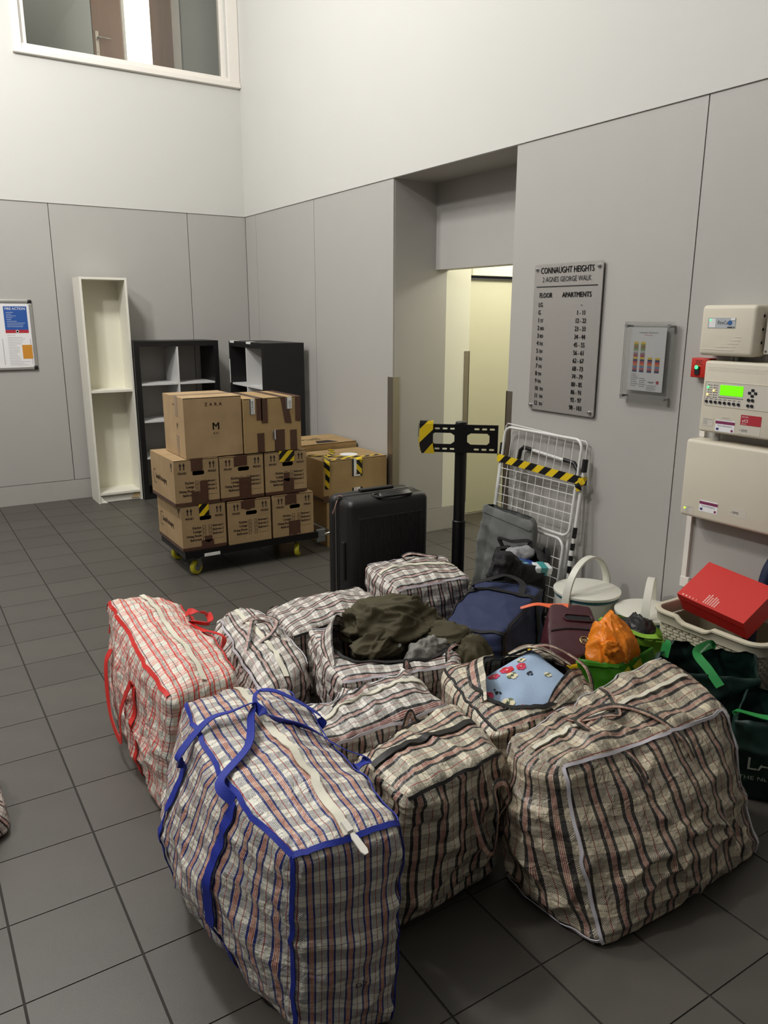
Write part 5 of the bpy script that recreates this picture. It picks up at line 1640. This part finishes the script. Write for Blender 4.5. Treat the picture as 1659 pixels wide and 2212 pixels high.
# woven bars
mb = MB()
row = 0
z = .025
while z < bh - .06:
    rg = ringr(fz(z) * 1.0, z)
    # resample by length
    pts = rg + [rg[0]]
    Ls = [0]
    for i in range(n): Ls.append(Ls[-1] + (pts[i + 1] - pts[i]).length)
    tot = Ls[-1]
    def at(u):
        u %= tot
        for i in range(n):
            if u <= Ls[i + 1]:
                return pts[i].lerp(pts[i + 1], (u - Ls[i]) / max(1e-9, Ls[i + 1] - Ls[i]))
        return pts[-1]
    cnt = int(tot / .034)
    for k in range(cnt):
        u0 = (k + (row % 2) * .5) * tot / cnt
        a, m_, c = at(u0 + .002), at(u0 + tot / cnt / 2), at(u0 + tot / cnt - .002)
        out = (m_ - Vector((0, 0, m_.z))).normalized()
        nn = Vector((c - a)).cross(Z_).normalized()
        if nn.dot(out) < 0: nn = -nn
        mb.strip([a - nn * .002, m_ + nn * .003, c - nn * .002], [Z_] * 3, [nn] * 3, .0105, .004)
    row += 1
    z += .0145
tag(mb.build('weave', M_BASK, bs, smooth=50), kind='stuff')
# rim with a dip for the hand on the long sides
mb = MB()
rg = [Vector((a, b, 0)) for a, b in rrect(-bx * 1.03, bx * 1.03, -by * 1.03, by * 1.03, .075, 8)]
# denser along straight sides
den = []
for i in range(len(rg)):
    a, b = rg[i], rg[(i + 1) % len(rg)]
    m_ = max(1, int((b - a).length / .02))
    for k in range(m_): den.append(a.lerp(b, k / m_))
def dip(p):
    f = max(0, 1 - abs(p.y - .04) / .085) if abs(p.x) > bx * .9 else 0
    return .022 * min(1, f * 4)
prof = [(-.014, -.052), (.0, -.052), (.004, -.012), (.012, -.006), (.012, .002), (.004, .006), (-.012, .006), (-.016, .0), (-.014, -.04)]
k = len(den)
for p in den:
    o_ = Vector((p.x / bx ** 2, p.y / by ** 2, 0)).normalized()
    o_ = Vector((0 if abs(p.x) < bx - .06 else math.copysign(1, p.x) * max(0, (abs(p.x) - (bx - .075))), 0 if abs(p.y) < by - .06 else math.copysign(1, p.y) * max(0, (abs(p.y) - (by - .075))), 0)).normalized()
    for a, b in prof:
        mb.v.append(Vector((p.x, p.y, bh)) + o_ * a + Z_ * (b - (dip(p) if b > -.05 else 0)))
m_ = len(prof)
for i in range(k):
    for j in range(m_):
        mb.face((i * m_ + j, i * m_ + (j + 1) % m_, ((i + 1) % k) * m_ + (j + 1) % m_, ((i + 1) % k) * m_ + j))
mb.build('rim', M_BASK, bs, smooth=50)

M_REDBOX = M('red_card', (206, 44, 38), 0.55, var=.03)
rb = thing('shoe_box', 'flat red cardboard box lying tilted in the laundry basket', 'box', (2.94, 1.84, .40))
ro = Vector((2.94, 1.84, .40))
Lc, Tc = Vector((2.868, 2.058, .492)), Vector((3.052, 2.045, .606))
e1 = (Tc - Lc); e1n = e1.normalized()
e2 = Vector((-.13, -.40, -.11)); e2 = (e2 - e1n * e2.dot(e1n)).normalized()
nu = e1n.cross(e2).normalized()
if nu.z < 0: nu = -nu
la, lb_, th_ = e1.length + .01, .335, .105
cc = Lc + e1n * la / 2 + e2 * lb_ / 2
MB().obox(cc - nu * (.035 / 2) - ro * 1, e1n, e2, nu, la, lb_, .035).build('lid', M_REDBOX, rb)
MB().obox(cc - nu * (.035 + .035) - ro, e1n, e2, nu, la - .006, lb_ - .006, .072).build('tray', M_REDBOX, rb)
mb = MB()
def onlid(u, v): return Lc + e1n * u + e2 * v + nu * .0008 - ro
for k, ln in enumerate((.052, .060, .046, .056, .05, .04)):
    for q in range(5):
        p = onlid(.012 + q * ln / 5, .125 + k * .011)
        mb.poly([p, p + e1n * ln / 6, p + e1n * ln / 6 + e2 * .0055, p + e2 * .0055])
for k in range(5):
    p = onlid(.006, .022 + k * .018)
    mb.poly([p, p + e1n * .009, p + e1n * .007 + e2 * (.009 - .0015 * k), p + e2 * (.007 - .001 * k)])
mb.text('Lovisa', onlid(.006, .285), e2, -e1n, .02) if False else None
tag(mb.build('fine_print', M('print_pink', (240, 190, 180), .6), rb), kind='stuff')
# ------------------------------------------------------------------ soft things among the bags
def blob(c, rad, seed, amp=.02, freq=7.0, nu=56, nv=36, flat=0.0, rot=0.0, sq=1.0, stretch=(1, 1, 1), zmin=None):
    """crumpled cloth heap: sphere grid with sharp folds; returns a filled MB and its BVH"""
    c = Vector(c)
    mb = MB()
    o = Vector((seed * 2.3, seed * 4.1, seed * 1.7))
    R3 = Matrix.Rotation(rot, 3, 'Z')
    for j in range(nv + 1):
        th = PI * j / nv
        for i in range(nu):
            ph = 2 * PI * i / nu
            d = Vector((math.sin(th) * math.cos(ph), math.sin(th) * math.sin(ph), math.cos(th)))
            e = Vector((math.copysign(abs(d.x) ** sq, d.x), math.copysign(abs(d.y) ** sq, d.y), math.copysign(abs(d.z) ** sq, d.z)))
            p = Vector((e.x * rad[0], e.y * rad[1], e.z * rad[2]))
            q = Vector((p.x * stretch[0], p.y * stretch[1], p.z * stretch[2])) * freq + o
            q += Vector((noise.noise(q * .5), noise.noise(q * .5 + Vector((5, 5, 5))), 0)) * 1.2
            f = max(0, 1 - 2.0 * abs(noise.noise(q))) ** 1.6 + .45 * max(0, 1 - 2.2 * abs(noise.noise(q * 2.3))) ** 1.6
            p = p + d * (amp * (f * 1.3 - .5 + .9 * noise.noise(q * .5)))
            p = R3 @ p
            w = c + p
            if zmin is not None and w.z < zmin: w.z = zmin
            mb.v.append(w)
    for j in range(nv):
        for i in range(nu):
            a, b = j * nu + i, j * nu + (i + 1) % nu
            mb.face((a, b, b + nu, a + nu)[::-1] if False else (a, a + nu, b + nu, b))
    return mb

M_OLIVE = M('olive_cloth', (70, 64, 42), 0.8, var=.12, scale=20, bump=.35, bscale=90)
M_GREYC = M('grey_cloth', (134, 132, 126), 0.9, var=.1, scale=30, bump=.4, bscale=250)
ol = thing('olive_jacket', 'crumpled olive green jacket spilling out of an open check bag', 'clothing', (1.60, 2.48, .36))
oo = (1.60, 2.48, .36)
blob((1.62, 2.51, .45), (.19, .125, .11), 3, .030, 10, rot=-.3, nu=110, nv=70, stretch=(.6, 1.3, 1.2)).build('jacket_body', M_OLIVE, ol, smooth='all', off=oo)
blob((1.52, 2.41, .425), (.14, .065, .05), 6, .022, 14, rot=.25, nu=90, nv=50, stretch=(.5, 1.2, 1.2)).build('sleeve', M_OLIVE, ol, smooth='all', off=oo)
blob((1.765, 2.36, .425), (.115, .085, .05), 12, .020, 13, rot=-.7, nu=80, nv=48, stretch=(.5, 1.2, 1.2)).build('sleeve', M_OLIVE, ol, smooth='all', off=oo)
blob((1.815, 2.205, .33), (.085, .05, .13), 14, .018, 12, rot=-.5, nu=70, nv=56, stretch=(1.3, 1.2, .45)).build('sleeve', M_OLIVE, ol, smooth='all', off=oo)
MB().lathe([(.008, 0), (.006, .003), (0, .004)], (1.555, 2.335, .445), 12, ax='y').build('press_stud', M_CHR, ol, off=oo)
gj = blob((1.66, 2.30, .395), (.10, .055, .06), 9, .018, 9)
gj = gj.build('grey_garment', M_GREYC, None, smooth='all'); tag(gj, 'light grey crumpled garment in front of the olive jacket', 'clothing')

# floral cushion
M_CUSH = M('cushion_blue', (164, 186, 214), 0.85, var=.04, scale=30, bump=.25, bscale=500)
M_FL = [M('print_rose', (214, 70, 110), .85), M('print_scarlet', (200, 44, 48), .85), M('print_cream', (232, 222, 190), .85), M('print_sprig', (40, 44, 52), .85), M('print_leaf', (110, 120, 90), .85)]
cu = thing('cushion', 'pale blue floral cushion lying in the open check bag', 'cushion', (1.76, 1.86, .22))
co_ = Vector((1.76, 1.86, .22))
_a = Vector((.84, -.54, .0)).normalized(); _b = Vector((.45, .70, .28)); _b = (_b - _a * _b.dot(_a)).normalized()
cA = (_a * .80 + _b * .60).normalized(); cB = (_b * .80 - _a * .60).normalized(); cN = cA.cross(cB).normalized()
cc_ = Vector((1.765, 1.835, .385))
def cush(u, v, sgn):
    h = .060 * (1 - abs(u) ** 2.6) ** .5 * (1 - abs(v) ** 2.6) ** .5
    k = 1 - .07 * (1 - abs(u) ** 2) * abs(v) ** 2
    return cc_ + cA * (u * .195 * (1 - .06 * (1 - v * v))) + cB * (v * .165 * (1 - .06 * (1 - u * u))) + cN * (sgn * h + .012 * noise.noise(Vector((u * 2.2, v * 2.2, sgn))))
mb = MB(); n = 30
for sgn in (1, -1):
    base = len(mb.v)
    for i in range(n + 1):
        for j in range(n + 1):
            mb.v.append(cush(-1 + 2 * i / n, -1 + 2 * j / n, sgn))
    for i in range(n):
        for j in range(n):
            q = [base + i * (n + 1) + j, base + (i + 1) * (n + 1) + j, base + (i + 1) * (n + 1) + j + 1, base + i * (n + 1) + j + 1]
            mb.face(q if sgn > 0 else q[::-1])
mb.build('cover', M_CUSH, cu, smooth='all', off=co_)
def flower(u, v, s_, kind, seed):
    rnd = random.Random(seed)
    mb = MB(); mats = {'rose': [M_FL[0], M_FL[1], M_FL[2]], 'red': [M_FL[1], M_FL[0], M_FL[2]], 'cream': [M_FL[2], M_FL[4], M_FL[3]], 'sprig': [M_FL[3], M_FL[3], M_FL[3]]}[kind]
    def disc(du, dv, r_, mi, lift):
        ring = []
        for k in range(9):
            a = 2 * PI * k / 9
            uu, vv = u + du + r_ * math.cos(a), v + dv + r_ * math.sin(a)
            uu, vv = max(-.97, min(.97, uu)), max(-.97, min(.97, vv))
            ring.append(cush(uu, vv, 1) + cN * lift)
        mb.poly(ring, mi)
    if kind == 'sprig':
        for k in range(9):
            a = rnd.random() * 6.28; d = rnd.random() * .09
            disc(d * math.cos(a), d * math.sin(a), .022, 0, .0022 + k * .0001)
    else:
        for k in range(6):
            a = 2 * PI * k / 6 + rnd.random() * .4
            disc(s_ * .7 * math.cos(a), s_ * .7 * math.sin(a), s_ * .55, 0 if k % 3 else 1, .0018 + k * .0001)
        disc(0, 0, s_ * .4, 1, .0028); disc(0, 0, s_ * .18, 2, .0032)
    mb.build('flower_print', mats, cu, off=co_)
for k, (u, v, s_, kd) in enumerate(((-.30, .72, .10, 'rose'), (.02, .70, .12, 'red'), (-.05, .45, .10, 'cream'), (.28, .55, .09, 'rose'), (.42, .72, .08, 'cream'), (.28, .30, 0, 'sprig'), (-.62, -.1, .12, 'cream'), (-.75, .35, .10, 'rose'), (-.48, -.48, .13, 'rose'), (-.30, -.60, .06, 'cream'), (-.55, .30, 0, 'sprig'), (.70, -.35, 0, 'sprig'), (.55, .0, .07, 'cream'))):
    flower(u, v, s_, kd, k)

def open_bag(label, mat, corners, seed, name='shopping_bag', cat='bag', r=.06, bulge=(.02, .02, 0), wr=.006, rim=.95, N=32, group=None, sag=None):
    return Bag(name, label, mat, corners, r=r, bulge=bulge, wr=wr, seed=seed, N=N, hole=lambda x, y: max(abs(x), abs(y)) < rim, group=group, sag=sag)

# grey fabric bag in front of the airer
M_GBAG = M('grey_canvas', (112, 114, 112), 0.75, var=.05, scale=9, bump=.25, bscale=40)
gb = open_bag('tall grey fabric bag standing in front of the airer', M_GBAG,
    [(2.78, 3.42, 0), (2.89, 3.02, 0), (3.02, 3.10, 0), (2.90, 3.52, 0), (2.905, 3.47, .615), (2.965, 3.11, .565), (3.03, 3.15, .57), (2.985, 3.50, .60)], 21,
    name='fabric_bag', r=.14, bulge=(.02, .03, 0), wr=.008, rim=.86, N=40)
gb.trim('hem', [(-1, -1, .86), (1, -1, .86)], .012, M_GBAG, n=24)

# navy holdall
M_NAVYC = M('navy_cloth', (38, 48, 84), 0.75, var=.06, scale=12, bump=.3, bscale=300)
M_BLKC = M('black_cloth', (24, 24, 26), 0.75, var=.12, scale=20, bump=.4, bscale=120)
nv = Bag('holdall', 'navy blue holdall with black seams and straps in the middle of the pile', M_NAVYC,
    [(2.09, 2.30, 0), (2.52, 2.54, 0), (2.38, 2.82, 0), (1.96, 2.58, 0), (2.08, 2.33, .375), (2.59, 2.61, .40), (2.38, 2.86, .415), (1.94, 2.60, .33)], r=.13, bulge=(.03, .02, .02), wr=.009, seed=22, N=40, along='x')
for pts in ([(-1, -1, 1), (1, -1, 1)], [(-1, 1, 1), (1, 1, 1)], [(1, -1, 1), (1, 1, 1)], [(-1, -1, 1), (-1, 1, 1)], [(-1, -1, 1), (-1, -1, -1)], [(1, -1, 1), (1, -1, -1)]):
    nv.trim('seam', pts, .014, M_BLKC, n=30)
nv.trim('strap', [(.42, 1, .2), (.42, 1, 1), (.45, -1, 1), (.45, -1, -.95)], .032, M_BLKC, n=26, off=.004)
a, b = nv.S(.45, .7, 1, .004), nv.S(.45, -.6, 1, .004)
nv.strap('carry_strap', [a, a + Vector((-.03, .0, .03)), a + Vector((.06, -.03, .05)), (a + b) / 2 + Vector((.1, .06, .05)), b + Vector((.05, .05, .04)), b], .032, (0, 0, 1), M_BLKC)

# black bag behind it, open, with packets
bb = open_bag('open black bag holding blue packets behind the navy holdall', M_BLKC,
    [(2.60, 2.84, 0), (2.77, 2.81, 0), (2.88, 2.98, 0), (2.68, 3.03, 0), (2.50, 2.82, .46), (2.79, 2.80, .42), (2.92, 3.00, .46), (2.64, 3.06, .50)], 23, name='tote_bag', r=.14, bulge=(.02, .02, 0), wr=.016, rim=.74, N=36)
fl = blob((2.52, 2.835, .455), (.085, .06, .085), 31, .022, 9, zmin=.40); fl.build('folded_flap', M_BLKC, bb.root, smooth='all', off=bb.loc)
a, b = bb.S(.5, .95, 1, .0), bb.S(-.6, .95, 1, .0)
bb.strap('strap', [a, a + Vector((.02, .02, .04)), (a + b) / 2 + Vector((0, .03, .03)), b + Vector((0, .02, .04)), b], .03, (0, -.4, 1), M_BLKC)
bb.strap('strap', [bb.S(1, -.6, .9, 0), bb.S(1, -.2, 1, .03), bb.S(1, .4, 1, .03), bb.S(1, .8, .7, 0)], .03, (.5, 0, 1), M_BLKC)
pk = thing('packet', 'shiny blue striped packet in the open black bag', 'packet', (2.70, 2.90, .40))
MB().rbox(-.07, .07, -.05, .05, 0, .05, .008, 2).build('body', M('packet_blue', (40, 70, 150), .3), pk)
for k, c_ in enumerate(((120, 190, 200), (50, 110, 90), (150, 150, 200))):
    MB().box(-.071, -.02, -.04 + k * .03, -.025 + k * .03, .0495, .0512).build('stripe', M('packet_stripe_%d' % k, c_, .3), pk)
pk.rotation_euler = (.25, .2, .4)
pk2 = thing('packet', 'white and teal packet in the open black bag', 'packet', (2.775, 2.83, .385))
MB().rbox(-.05, .05, -.035, .035, 0, .045, .008, 2).build('body', M('packet_white', (226, 232, 232), .3), pk2)
MB().box(-.02, .02, -.0355, .0355, .0, .0458).build('stripe', M('packet_teal', (60, 150, 150), .3), pk2)
pk2.rotation_euler = (.2, .1, -.3)
gi = blob((2.74, 2.97, .455), (.10, .05, .04), 33, .010, 8).build('folded_towel', M('towel_grey', (150, 150, 152), .9, bump=.3, bscale=300), None, smooth='all')
tag(gi, 'light grey folded cloth at the back of the open black bag', 'cloth')

# yellow bag with the maroon handbag
M_YB = M('yellow_bag', (226, 178, 24), 0.5, var=.06)
yb = open_bag('yellow shopping bag under the maroon handbag', M_YB,
    [(2.15, 2.10, 0), (2.36, 2.06, 0), (2.42, 2.26, 0), (2.24, 2.28, 0), (2.10, 2.10, .285), (2.38, 2.06, .29), (2.46, 2.29, .30), (2.20, 2.29, .30)], 24, r=.08, wr=.010, group='coloured shopping bags')
M_MAR = M('maroon_leather', (66, 26, 34), 0.42, var=.08, scale=12, bump=.15, bscale=300)
M_GOLD = M('gold', (214, 190, 130), 0.25, 0.9)
hb = Bag('handbag', 'maroon leather handbag with a round gold emblem', M_MAR,
    [(2.19, 2.12, .25), (2.38, 2.03, .25), (2.46, 2.20, .27), (2.27, 2.31, .27), (2.21, 2.17, .32), (2.42, 2.05, .315), (2.55, 2.27, .435), (2.40, 2.38, .44)], r=.18, bulge=(.01, .01, .015), wr=.003, seed=25, N=30, cat='handbag', body='body')
hb.trim('fold_line', [(-.95, -.2, 1), (.95, -.2, 1)], .006, M_BLKC, n=20, off=.001)
sl_ = hb.S(.15, .42, 1, .001)
hx = (hb.S(.6, .25, 1) - hb.S(-.4, .25, 1)).normalized(); hn = hb.near(hb.P(.1, .3, 1), 0)[1]; hy = hn.cross(hx).normalized()
mb = MB(); plate(mb, rrect(-.055, .055, -.012, .012, .0115, 4), [], hb.S(.2, .25, 1, .001), hx, hy, .0012); mb.build('handle_slot', M_BLKC, hb.root, off=hb.loc)
mb = MB(); mb.tube([hb.S(.2, .25, 1, .003) + hx * a + hy * b for a, b in rrect(-.062, .062, -.019, .019, .0185, 5)], .004, 6, closed=True); mb.build('handle_rim', M_MAR, hb.root, smooth=True, off=hb.loc)
ec = hb.S(.28, -.62, 1, .002); en = hb.near(hb.P(.28, -.62, 1), 0)[1]; ey = en.cross(hx).normalized()
mb = MB(); mb.tube([ec + hx * (.019 * math.cos(2 * PI * k / 24)) + ey * (.019 * math.sin(2 * PI * k / 24)) for k in range(24)], .0022, 6, closed=True)
em = mb.build('emblem', M_GOLD, hb.root, smooth=True, off=hb.loc)
MB().text('MK', ec + en * .001 - ey * .009, hx, ey, .025, 'CENTER', .8).build('lettering', M_GOLD, em, off=hb.loc)
M_OTAG = M('orange_strap', (232, 104, 60), 0.5)
ot = MB().ribbon([(2.31, 2.47, .40), (2.36, 2.42, .425), (2.40, 2.37, .425), (2.45, 2.31, .43)], .03, [(-.3, -.5, .8), (0, -.2, 1), (-.3, -.4, .8)], .003, 8, 0, [.012, .02, .034, .036]).build('orange_ribbon', M_OTAG, None)
tag(ot, 'bright orange fabric loop lying above the maroon handbag', 'strap')

# green bag with the orange plastic bag
M_GRN = M('green_bag', (58, 128, 20), 0.5, var=.05)
M_LEAF = M('bag_leaf_print', (180, 170, 40), 0.5, var=.1)
gr = open_bag('bright green shopping bag holding an orange plastic bag', M_GRN,
    [(2.20, 1.93, 0), (2.36, 1.78, 0), (2.58, 1.84, 0), (2.38, 2.02, 0), (2.18, 1.985, .365), (2.285, 1.87, .365), (2.52, 1.89, .38), (2.40, 2.06, .375)], 26, r=.05, wr=.007, group='coloured shopping bags')
gr.trim('leaf_print', [(1, -.85, .85), (1, -.5, .1)], .05, M_LEAF, n=12, off=.001, thick=.001)
gr.trim('leaf_print', [(1, -.2, .9), (1, -.1, .3)], .06, M_LEAF, n=12, off=.001, thick=.001)
gr.trim('hem', [(-1, -1, .97), (1, -1, .97)], .014, M('green_hem', (66, 140, 26), .5), n=20, off=.001)
def film_mat(name, rgb):
    m = M(name, rgb, 0.40, var=.22, scale=24, bump=1.0, bscale=46)
    b = m.node_tree.nodes['Principled BSDF']
    b.inputs['Subsurface Weight'].default_value = .08
    return m
M_ORP = film_mat('orange_film', (232, 132, 24))
op = thing('plastic_bag', 'crumpled orange plastic carrier bag in the green shopping bag', 'bag', (2.335, 1.95, .30))
oloc = Vector((2.335, 1.95, .30))
ob1 = blob((2.335, 1.955, .375), (.112, .088, .085), 41, .012, 11, nu=110, nv=72, stretch=(1, 1, .6))
for i, v in enumerate(ob1.v):
    d = v - Vector((2.335, 1.955, .375))
    if d.z > 0:
        k = d.z / .085
        ob1.v[i] = v + Vector((-.0, .02, .05)) * max(0, k) ** 2 - Vector((d.x, d.y, 0)) * (.12 * max(0, min(1.1, k)) ** 2)
bv = BVHTree.FromPolygons([tuple(v) for v in ob1.v], ob1.f)
ob1.build('body', M_ORP, op, smooth='all', off=oloc)
kn = blob((2.270, 1.905, .43), (.026, .024, .026), 42, .012, 30, nu=32, nv=20); kn.build('knot', M_ORP, op, smooth='all', off=oloc)
ux_ = Vector((.30, -.18, .55)).normalized(); cd = Vector((-.80, -.60, .0)); uy_ = ux_.cross(cd).normalized()
uy_ = uy_ if uy_.x < 0 else -uy_
vv, ff = text_mesh("ury's", 'LEFT')
mb = MB()
for x, y in vv:
    p = Vector((2.325, 1.865, .36)) + ux_ * (x * .036) + uy_ * (y * .036)
    l, nn, _, _ = bv.find_nearest(p)
    mb.v.append(l + nn * .004)
for f in ff: mb.face(f)
mb.build('lettering', M('film_print', (240, 196, 140), .4), op, off=oloc)

# lime green bag with a black plastic bag
M_LIME = M('lime_bag', (126, 172, 48), 0.5, var=.05)
lm = open_bag('lime green shopping bag with a knotted black plastic bag inside', M_LIME,
    [(2.48, 2.06, 0), (2.66, 1.94, 0), (2.75, 2.10, 0), (2.62, 2.22, 0), (2.45, 2.08, .365), (2.66, 1.93, .355), (2.77, 2.10, .36), (2.64, 2.25, .40)], 27, r=.06, wr=.012, group='coloured shopping bags')
bp_ = blob((2.62, 2.08, .355), (.085, .075, .05), 44, .022, 10).build('bin_bag', film_mat('black_film', (20, 20, 22)), None, smooth='all')
tag(bp_, 'knotted black plastic bag inside the lime green bag', 'bag')
lm.strap('handle', [lm.S(-.6, -.95, .95, .004), lm.S(-.5, -.4, 1, .05), lm.S(0, -.1, 1, .03), lm.S(.4, -.5, 1, .05), lm.S(.5, -.95, .95, .004)], .028, (0, -.4, 1), M_LIME)

# dark green bags at the right
M_DKG = M('dark_green_bag', (14, 44, 36), 0.55, var=.08, scale=12)
M_GSTR = M('green_strap', (22, 130, 58), 0.5, var=.05)
M_STRT = M('strap_print', (210, 230, 214), .5)
dg = open_bag('large dark green shopping bag with bright green handles beside the basket', M_DKG,
    [(2.40, 1.70, 0), (2.66, 1.54, 0), (2.78, 1.62, 0), (2.58, 1.80, 0), (2.30, 1.74, .40), (2.64, 1.50, .36), (2.77, 1.60, .40), (2.56, 1.83, .415)], 28, r=.05, wr=.014, rim=.94, group='dark green shopping bags')
h1 = [dg.S(-.1, 1, .95, .004), dg.S(-.1, .9, 1, .02), (2.53, 1.70, .425), (2.50, 1.62, .39), (2.49, 1.56, .35)]
hd = dg.strap('handle', h1, .034, [(-.5, -.5, .4), (-.5, -.6, .5), (-.6, -.7, .5)], M_GSTR)
cp_ = catmull(h1, 10)
tdir = (cp_[22] - cp_[12]).normalized(); tn = Vector((-.6, -.65, .5)); tn = (tn - tdir * tn.dot(tdir)).normalized(); ty_ = tn.cross(tdir)
MB().text('for our environment', cp_[12] + tn * .006 - ty_ * .005, tdir, ty_, .015, 'LEFT', .8).build('lettering', M_STRT, hd, off=dg.loc)
dg.strap('handle', [dg.S(-1, .55, .95, .004), dg.S(-1, .45, 1, .02), dg.S(-.75, .2, 1, .02), dg.S(-.7, -.2, 1, -.02)], .034, (-.4, -.6, .7), M_GSTR)
d2g = open_bag('dark green shopping bag with pale lettering at the right edge', M_DKG,
    [(2.40, 1.41, 0), (2.60, 1.17, 0), (2.78, 1.30, 0), (2.58, 1.50, 0), (2.39, 1.43, .30), (2.60, 1.16, .31), (2.80, 1.30, .33), (2.60, 1.52, .33)], 29, r=.05, wr=.010, rim=.94, group='dark green shopping bags')
d2g.strap('handle', [d2g.S(-1, -.6, .97, .004), d2g.S(-.9, -.6, 1, .02), d2g.S(-.4, -.75, 1, .035), d2g.S(.2, -.8, 1, .04), d2g.S(.6, -.97, .95, .004)], .026, (0, -.5, 1), M_GSTR)
lx_ = (d2g.S(.6, -1, .2) - d2g.S(-.6, -1, .2)).normalized(); ln_ = lx_.cross(Z_).normalized()
o1 = d2g.S(-.72, -1, -.12, .012)
MB().text('LA', o1, lx_, Z_, .07, 'LEFT', 1.1).text('THE NEW', o1 + Vector((0, 0, -.04)) - lx_ * .02, lx_, Z_, .022, 'LEFT', 1.3).build('lettering', M('bag_print', (196, 204, 188), .5), d2g.root, off=d2g.loc)

# black holdall and navy strap at the right edge
rbg = Bag('holdall', 'black bag at the right edge behind the dark green bags', M_BLKC,
    [(2.88, 1.30, 0), (3.10, 1.18, 0), (3.16, 1.48, 0), (2.92, 1.56, 0), (2.86, 1.30, .36), (3.08, 1.18, .36), (3.14, 1.48, .38), (2.92, 1.54, .38)], r=.16, bulge=(.02, .02, .03), wr=.012, seed=30, N=26)
nvp = thing('fabric_roll', 'dark navy fabric roll standing in the basket behind the red box', 'roll', (2.97, 1.78, .06))
MB().tube(catmull([(0, 0, .0), (.03, .0, .2), (.075, .01, .38), (.13, .01, .54), (.185, -.02, .72)], 8), .03, 20, radii=[.027 + .003 * math.sin(k * .8) for k in range(33)]).build('cover', M('navy_roll', (20, 30, 62), .6, var=.1), nvp, smooth='all')
MB().tube([(.185, -.02, .72), (.2, -.025, .78)], .012, 12).build('handle', M_BLKP, nvp, smooth=True)
